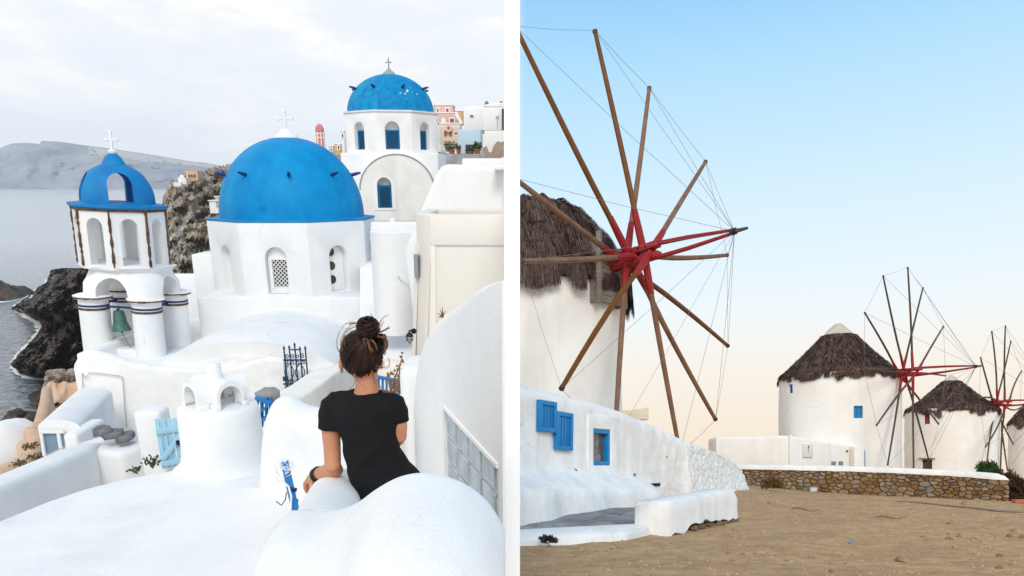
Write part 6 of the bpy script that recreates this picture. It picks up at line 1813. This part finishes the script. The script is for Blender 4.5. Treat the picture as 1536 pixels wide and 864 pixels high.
# third mill
prof3 = [(.58, 7.0), (1.0, 6.6), (1.6, 6.05), (2.2, 5.52), (2.75, 5.08), (3.25, 4.7), (3.63, 4.42)]
r3, X3, b3 = mill('third windmill with red framed window behind the middle sail wheel', 1427, 68.0, 3.58, 4.50, prof3, 0, 0, 8, 14000, .42, cl=1.2, width=.05, length=.62, shag=.02)
mill_window(r3, X3, 68, 3.58, 1390, (CY - 636)/F*66, .50, .95, REDF, b3)
dr_ = mill_window(r3, X3, 68, 3.58, 1390, (CY - 706)/F*65, .85, 1.0, mat('brown_door', (.10, .05, .035), None, .7), b3, 'door')
a = mill_angle(X3, 68, 3.58, 1390)
MB().box(-.65, .65, -3.58 - .12, -3.5, (CY - 689)/F*65, (CY - 689)/F*65 + .12).xf(face_mat((X3, 68), a)).build('door_lintel', WOODG, r3)
rotor(Q(1502.2, 605, 65.4), rad(45.8), rad(-1.5), rad(-.7), 6.33, 'bare sail wheel with crooked dark poles on the third windmill', .068, .0095, 3.7, rad(0), POLED, curved=True, tips={7: (.1, 1.0)})
# fourth mill
prof4 = [(.6, 8.0), (1.3, 7.5), (2.1, 6.6), (2.8, 5.7), (3.3, 5.0), (3.7, 4.5)]
mill('farthest windmill cut by the picture edge behind the bush', 1567, 92.0, 3.6, 4.58, prof4, 0, 0, 11, 5000, .5, cl=1.2, width=.1, length=.8)

# ---- low house beside the middle mill
lh = thing('low_house', Q(1187, 700, 44), 'low flat roofed white house with meter box below the middle windmill', 'house', side='R')
a, b = Q(1074, 657, 45.2), Q(1187, 653.5, 44)
zt_ = b.z; c_ = Q(1279, 668, 46.3)
plan_f = [Vector((a.x, 45.2, zt_ - .02)), Vector((Q(1174, 654, 44.1).x, 44.1, zt_ + .02)), Vector((b.x, 44, zt_)), Vector((c_.x, 46.3, c_.z)), Vector((c_.x, 49, c_.z)), Vector((a.x + .5, 49, zt_))]
MB().loft([[(p.x, p.y, -2.2) for p in plan_f], [(p.x, p.y, p.z - .12) for p in plan_f], [(p.x + (.1 if p.x < 13 else 0), p.y + (.12 if p.y < 47 else -.1), p.z) for p in plan_f]]).build('wall', PLASTER_W, lh, smooth=30, bevel=.05)
MB().box(Q(1185.5, 690, 43.95).x - .06, Q(1185.5, 690, 43.95).x + .06, 43.9, 44.05, -2, zt_ + .05).build('drain_strip', PLASTER_W, lh, bevel=.02)
wv = (plan_f[3] - plan_f[2]); wv.z = 0; wl = wv.length; wv.normalize(); wn2 = Vector((wv.y, -wv.x, 0))
def lhbox(px, py0, py1, w, o0, o1):
    t = 0
    for i in range(100):
        t = i / 99 * wl; q = plan_f[2] + wv * t
        if CX + F * q.x / q.y >= px: break
    q = plan_f[2] + wv * t; z0, z1 = (CY - py1)/F*q.y, (CY - py0)/F*q.y
    pts = [q + wn2*o0 - wv*w/2, q + wn2*o0 + wv*w/2, q + wn2*o1 + wv*w/2, q + wn2*o1 - wv*w/2]
    return MB().loft([[(p.x, p.y, z0) for p in pts], [(p.x, p.y, z1) for p in pts]])
mb_ = lhbox(1209.5, 666, 686, .75, -.02, .10).build('meter_box', mat('meter_grey', (.72, .72, .68), None, .5), lh, bevel=.012)
lhbox(1210, 668, 674.5, .16, .101, .115).build('dial_window', WCABLE, mb_)
lhbox(1210, 668.5, 673, .07, .116, .125).build('dial', BLACK, mb_)
lhbox(1210, 675.3, 676.6, .07, .101, .12).build('lock', BLACK, mb_)
lhbox(1270, 675.5, 678, .10, -.01, .06).build('socket', BLACK, lh)
for px in (1250, 1260.5): lhbox(px, 692, 698, .38, -.05, .015).build('vent_window', mat('grey_vent', (.22, .24, .28), None, .6), lh)
a, b = Q(1278, 670, 45.9), Q(1293, 700, 45.9)
tag(MB().box(a.x, b.x, 45.6, 46.9, -2.2, a.z).build('side_pier', PLASTER_W, bevel=.04), 'narrow white pier next to the grey door of the middle windmill', 'wall', side='R')
a, b = Q(1293.5, 676, 45.95), Q(1297.5, 702, 45.95)
dd = thing('mill_door', Q(1295, 700, 45.95), 'narrow blue grey door between the white pier and the middle windmill', 'door', side='R')
MB().box(a.x, b.x, 45.9, 46.6, -1.5, a.z).build('leaf', mat('blue_grey_paint', (.25, .32, .42), None, .6), dd)
MB().box(a.x - .02, a.x + .02, 45.86, 45.9, (CY-687)/F*45.9, (CY-682)/F*45.9).build('handle', BLACK, dd)

# ---- dry stone wall with white coping
sw = thing('stone_wall', Q(1300, 740, 39.5), 'brown dry stone wall with white coping in front of the windmills', 'wall', side='R')
wp = [(1096, 41.4), (1117, 41), (1200, 40.2), (1300, 39.5), (1400, 38.4), (1460, 37.4), (1500, 36.6), (1512, 36.6)]
wt = [(1096, 703), (1117, 703.3), (1200, 705), (1300, 707.5), (1400, 712), (1450, 715), (1490, 718.5), (1512, 720)]
cp = [(1096, 696.5), (1117, 696.8), (1200, 698), (1300, 700.5), (1400, 704.5), (1450, 707.5), (1490, 710.5), (1505, 713), (1512, 718)]
def wpt(px): d = smooth_interp(wp, px); return Vector(((px - CX)/F*d, d, 0))
arc = [0]; pxs = [1096 + i * 4 for i in range(105)]
for i in range(1, len(pxs)): arc.append(arc[-1] + (wpt(pxs[i]) - wpt(pxs[i-1])).length)
WL = arc[-1]
def wall_at(s):
    px = interp(list(zip(arc, pxs)), s); p = wpt(px); q = wpt(px + 1); t = (q - p).normalized(); n = Vector((t.y, -t.x, 0))
    d = p.y; return p, t, n, (CY - smooth_interp(wt, px))/F*d, gz(p.x, d) - .05, (CY - smooth_interp(cp, px))/F*d
core = MB(); rings = []
for i in range(60):
    p, t, n, z1, z0, zc = wall_at(WL * i / 59)
    a, b = p, p - n * .5
    rings.append([(a.x, a.y, z0 - .3), (a.x, a.y, z1), (b.x, b.y, z1), (b.x, b.y, z0 - .3)])
core.loft(rings).build('core', mat('joint_earth', (.10, .065, .04), (.16, .10, .06), .95, 4), sw, smooth=40)
rings = []
for i in range(60):
    p, t, n, z1, z0, zc = wall_at(WL * i / 59)
    j = fbm((i * .4, 3, 1), 3) * .015
    a, b = p + n * (.10 + j), p - n * .56
    rings.append([(a.x, a.y, z1 - .02 + j), (a.x, a.y, zc - .07), (lerp(a.x, b.x, .12), lerp(a.y, b.y, .12), zc - .01 + j), (lerp(a.x, b.x, .5), lerp(a.y, b.y, .5), zc + .02), (lerp(a.x, b.x, .88), lerp(a.y, b.y, .88), zc - .01), (b.x, b.y, zc - .08), (b.x, b.y, z1 - .02)])
core2 = MB().loft(rings).build('coping', HOUSEW, sw, smooth=60)
random.seed(77)
HM = 1.12; AN = 1.75
seeds = []; tries = 0
while tries < 9000 and len(seeds) < 290:
    tries += 1
    s = (random.uniform(0, WL), random.uniform(0, HM * AN)); mn = random.choice((.20, .27, .36, .48))
    if all((s[0]-o[0])**2 + (s[1]-o[1])**2 > (mn * .5 + o[2] * .5) ** 2 for o in seeds): seeds.append((s[0], s[1], mn))
STONE = mat('wall_stone', (.165, .10, .052), (.335, .22, .122), .95, 3.0, 9, .33, .68, .6, 9, .05, .4, 40, rnd=.26)
STONEG = mat('wall_stone_grey', (.15, .125, .105), (.26, .22, .185), .95, 3.0, 9, .33, .68, .6, 9, .05, .4, 40, rnd=.35)
for poly in cells([(s[0], s[1]) for s in seeds], [(0, 0), (WL, 0), (WL, HM*AN), (0, HM*AN)], .02):
    poly = [(x, y / AN) for x, y in poly]
    cx_, cy_ = sum(p[0] for p in poly)/len(poly), sum(p[1] for p in poly)/len(poly)
    # cut corners for a natural outline
    pl = []
    for i in range(len(poly)):
        a, b = poly[i], poly[(i+1) % len(poly)]
        pl.append((lerp(a[0], b[0], .22), lerp(a[1], b[1], .22))); pl.append((lerp(a[0], b[0], .78), lerp(a[1], b[1], .78)))
    out = random.uniform(.03, .10)
    def wp3(x, y, o):
        p, t, n, z1, z0, zc = wall_at(max(0, min(WL, x))); return Vector((p.x + n.x*o, p.y + n.y*o, lerp(z0, z1, max(0, min(1, y / HM)))))
    rings = [[wp3(x, y, -.05) for x, y in pl], [wp3(x, y, out * .6) for x, y in pl], [wp3(lerp(x, cx_, .14) + random.uniform(-.01, .01), lerp(y, cy_, .14) + random.uniform(-.01, .01), out + random.uniform(-.015, .015)) for x, y in pl]]
    MB().loft(rings).build('stone', STONEG if random.random() < .14 else STONE, sw)

# ---- bush, flood light, bits on the ground
random.seed(90)
def bush(c, rx, ry, rz, n, size, material, root, nm):
    m = MB()
    for i in range(n):
        a = random.uniform(0, 2*pi); e = random.uniform(-.2, 1); q = random.random() ** .33
        k_ = 1 + fbm((cos(a)*2, sin(a)*2, e*2), 3) * .45
        ctr = c + Vector((cos(a)*rx*q*k_*sqrt(max(0, 1-e*e*.85)), sin(a)*ry*q*k_*sqrt(max(0, 1-e*e*.85)), rz*.3 + e*rz*.7*q*k_))
        d1 = (Vector((random.gauss(0, 1), random.gauss(0, 1), random.gauss(.5, .8))).normalized() + (ctr - c).normalized()*.6) * size
        d2 = d1.orthogonal().normalized() * size * .3; d2.rotate(Matrix.Rotation(random.uniform(0, 6), 3, d1))
        m.add([ctr, ctr + d1*.5 + d2, ctr + d1, ctr + d1*.5 - d2], [(0, 1, 2, 3)])
    m.build(nm, material, root, fix=False)
c = Q(1500, 752, 39.5)
bs = thing('bush', c, 'dry reddish brown bush with green top at the end of the stone wall', 'bush', side='R')
bush(Q(1482, 716, 39.5), .45, .5, .70, 2600, .10, mat('fresh_leaf', (.03, .075, .012), (.06, .12, .02), .6, 5), bs, 'green_foliage')
BRN = mat('dry_leaf', (.055, .028, .016), (.12, .07, .035), .8, 4)
for (px, py, rx, rz) in ((1506, 722, .8, .9), (1526, 735, .9, 1.0), (1520, 750, .8, .7), (1545, 738, .9, .9), (1500, 742, .5, .8)):
    bush(Q(px, py + 14, 39.3), rx, .7, rz, 2400, .11, BRN, bs, 'dry_foliage')
m = MB()
for i in range(14):
    q = Q(random.uniform(1480, 1540), random.uniform(695, 735), 39.4); m.tube([c + Vector((random.uniform(-.6, .9), 0, 0)), c.lerp(q, .6) + Vector((0, 0, .15)), q], [.03, .02, .008], 5)
m.build('branch', DRYTWIG, bs)
def on_ground(px, py):
    d = 20.0
    for _ in range(30):
        x = (px - CX)/F*d; d = -gz(x, d) * F / (py - CY)
    x = (px - CX)/F*d; return Vector((x, d, gz(x, d) + gfine(x, d)))
fl = on_ground(1219.5, 738); k_ = fl.y / F
ft = thing('flood_light', fl, 'small grey flood light box at the foot of the stone wall', 'lamp', side='R')
MB().box(fl.x - 5*k_, fl.x + 5*k_, fl.y - .12, fl.y + .12, fl.z + .02, fl.z + 7*k_).build('housing', mat('pale_grey_metal', (.48, .55, .60), None, .4), ft, bevel=.01)
MB().box(fl.x - 4*k_, fl.x + 4*k_, fl.y - .13, fl.y - .121, fl.z + .05, fl.z + 6*k_).build('glass', mat('lamp_glass', (.55, .62, .66), None, .15, spec=.6), ft)
MB().box(fl.x - 14*k_, fl.x - 2*k_, fl.y - .3, fl.y + .2, fl.z - .02, fl.z + .03).build('base_slab', GREYW, ft)
for (px, py, lab) in ((1254, 737, 'dry brown weed at the foot of the stone wall beside the flood light'), (1156, 727, 'dry brown weed against the stone wall below the low house')):
    q = on_ground(px, max(py, 736)); r = thing('dry_weed', q, lab, 'plant', side='R')
    bush(q + Vector((0, -.25, 0)), .42, .25, .38 if px > 1200 else .5, 500, .13, mat('dry_weed_brown', (.13, .075, .03), (.20, .12, .05), .85, 5), r, 'foliage')
q = on_ground(822, 821); q.z += .06
r = thing('weed', q, 'small dark green weed growing in front of the white kerb', 'plant', side='R')
bush(q, .13, .09, .14, 260, .06, mat('dark_weed', (.025, .03, .015), (.05, .055, .025), .8, 5), r, 'foliage')
random.seed(51)
RK = mat('field_stone', (.30, .17, .09), (.46, .30, .18), .95, 5, 9, .33, .68, .6, 12, .03, rnd=.3)
def rock(px, py, w, label, group=None, flat=.45, material=None):
    c = on_ground(px, py); s = w / 2 * c.y / F
    b = MB().ball((0, 0, 0), (s, s * random.uniform(.6, .9), s * flat), 12, 8)
    o_ = Vector((px, py, 1.3))
    for v in b.v:
        v += v.normalized() * (fbm(v / s * 1.1 + o_, 4) * s * .42)
        for n_ in (Vector((.7, -.5, .6)), Vector((-.6, -.3, .8)), Vector((.1, .8, .5))):
            ex = v.dot(n_.normalized()) - s * .52
            if ex > 0: v -= n_.normalized() * ex * .8
    b.xf(Matrix.Rotation(random.uniform(0, 3), 4, 'Z')).xf(Matrix.Translation(c + Vector((0, 0, s * flat * .35))))
    tag(b.build('field_stone', material or RK, smooth=25), label, 'stone', group, 'R')
rock(1353, 841, 26, 'largest flat tan stone lying in the dirt yard')
rock(1427, 786, 13, 'pointed brown stone lying alone in the dirt yard', flat=.7)
rock(1442, 806, 17, 'reddish brown stone below the pointed one in the dirt yard', flat=.6)
rock(1448, 757, 17, 'tan stone at the foot of the stone wall', flat=.55)
for (px, py, w) in ((1524, 797, 16), (1515, 806, 14), (1533, 808, 12), (1433, 823, 10), (1499, 851, 12), (1515, 846, 14), (1392, 812, 9), (1424, 809, 12), (1390, 746, 11), (1466, 751, 10), (1166, 753, 8), (1153, 755, 8), (1114, 832, 9), (1092, 831, 9), (1424, 801, 9), (1384, 806, 8), (1461, 810, 8), (1475, 802, 6), (1333, 800, 6), (1500, 833, 13), (1250, 826, 6), (1180, 842, 7), (1100, 795, 6), (1285, 772, 5), (1367, 763, 5), (1405, 768, 5), (1262, 745, 6), (1320, 757, 5), (1247, 857, 12), (1205, 855, 9), (1060, 845, 10), (985, 842, 8), (1003, 818, 6), (890, 838, 6), (915, 850, 8), (860, 845, 6)):
    rock(px, py, w, 'small stone half sunk in the dirt yard', 'small stones in the dirt yard', random.uniform(.35, .6))
for (x0, y0, x1, y1, lab) in ((1187, 764.5, 1229, 768.5, 'thin dry stick lying in the dirt yard, nearer the flood light'), (1314, 776.5, 1361, 778.5, 'thin dry stick lying in the middle of the dirt yard')):
    a, b = on_ground(x0, y0), on_ground(x1, y1)
    pts = [a.lerp(b, t) + Vector((0, 0, .035 + .03 * sin(t * 7))) + Vector((0, .12 * sin(t * 9), 0)) for t in [i / 8 for i in range(9)]]
    tag(MB().tube(pts, [.02 - .0013 * i for i in range(9)], 6).build('stick', mat('stick_brown', (.17, .09, .05), (.25, .15, .08), .9, 6), smooth=60), lab, 'stick', side='R')
pts = [on_ground(x, y) + Vector((0, 0, .03)) for x, y in ((1347, 753.5), (1380, 756), (1420, 759.5), (1460, 763), (1500, 768), (1536, 770.5), (1550, 771))]
tag(MB().tube(pts, .032, 6).build('hose', mat('dusty_hose', (.30, .27, .24), (.36, .31, .26), .9, 3), smooth=60), 'dusty grey hose lying in the dirt before the stone wall', 'hose', side='R')
q = on_ground(1275, 817)
tag(MB().lathe([(.030, q.z), (.034, q.z + .012), (.03, q.z + .03), (.01, q.z + .033)], (q.x, q.y, 0), 14).build('bottle_cap', mat('cap_blue', (.03, .25, .6), None, .35), smooth=40), 'tiny bright blue bottle cap dropped in the dirt yard', 'bottle cap', side='R')
q = on_ground(1530, 754)
tag(MB().box(q.x - .28, q.x + .35, q.y - .15, q.y + .15, q.z, q.z + .16).build('brick_block', mat('orange_brick', (.50, .17, .08), (.42, .14, .06), .9, 6), bevel=.02), 'orange brick block lying beside the end of the stone wall', 'brick', side='R')
# pebbles and clods nobody could count
rnd_ = random.Random(4); m = MB()
for i in range(1500):
    y = 10 * (38 / 10) ** rnd_.random(); x = rnd_.uniform(.3, max(3, y * .66))
    if x < (y - 14.5) * .62 + .2 : continue
    s = rnd_.uniform(.008, .028) * (1 + y / 40)
    z = gz(x, y) + gfine(x, y) + s * .2
    ring = [Vector((x + s*cos(q)*rnd_.uniform(.7, 1.3), y + s*sin(q)*rnd_.uniform(.7, 1.3), z - s*.3)) for q in [pi*2*j/6 for j in range(6)]]
    tp = [Vector((lerp(p.x, x, .45), lerp(p.y, y, .45), z + s * rnd_.uniform(.3, .7))) for p in ring]
    m.loft([ring, tp])
setting(m.build('pebbles', mat('pebble_mix', (.26, .15, .085), (.52, .37, .24), .95, 1.7, 3, .3, .65)), 'R', 'stuff', 'scattered pebbles and clods on the dirt yard')

# ---- set the village at its angle
for o, sd in TOP:
    if sd == 'L':
        o.matrix_world = RTILT @ o.matrix_basis
# ---- sea haze over everything
hz = MB().box(-6500, .03, -60, 5600, -64, 262)
HAZE = bpy.data.materials.new('haze_air'); HAZE.use_nodes = True
t = HAZE.node_tree; t.nodes.clear()
ov = t.nodes.new('ShaderNodeOutputMaterial'); pv = t.nodes.new('ShaderNodeVolumePrincipled')
pv.inputs['Color'].default_value = (.93, .965, 1, 1); pv.inputs['Density'].default_value = .000085; pv.inputs['Anisotropy'].default_value = .2
t.links.new(pv.outputs[0], ov.inputs['Volume'])
ho = hz.build('haze', HAZE, origin=(0, 0, 0)); ho['kind'] = 'stuff'; ho['label'] = 'thin pale sea haze'
ho.rotation_euler = (VILLAGE_TILT, 0, 0)
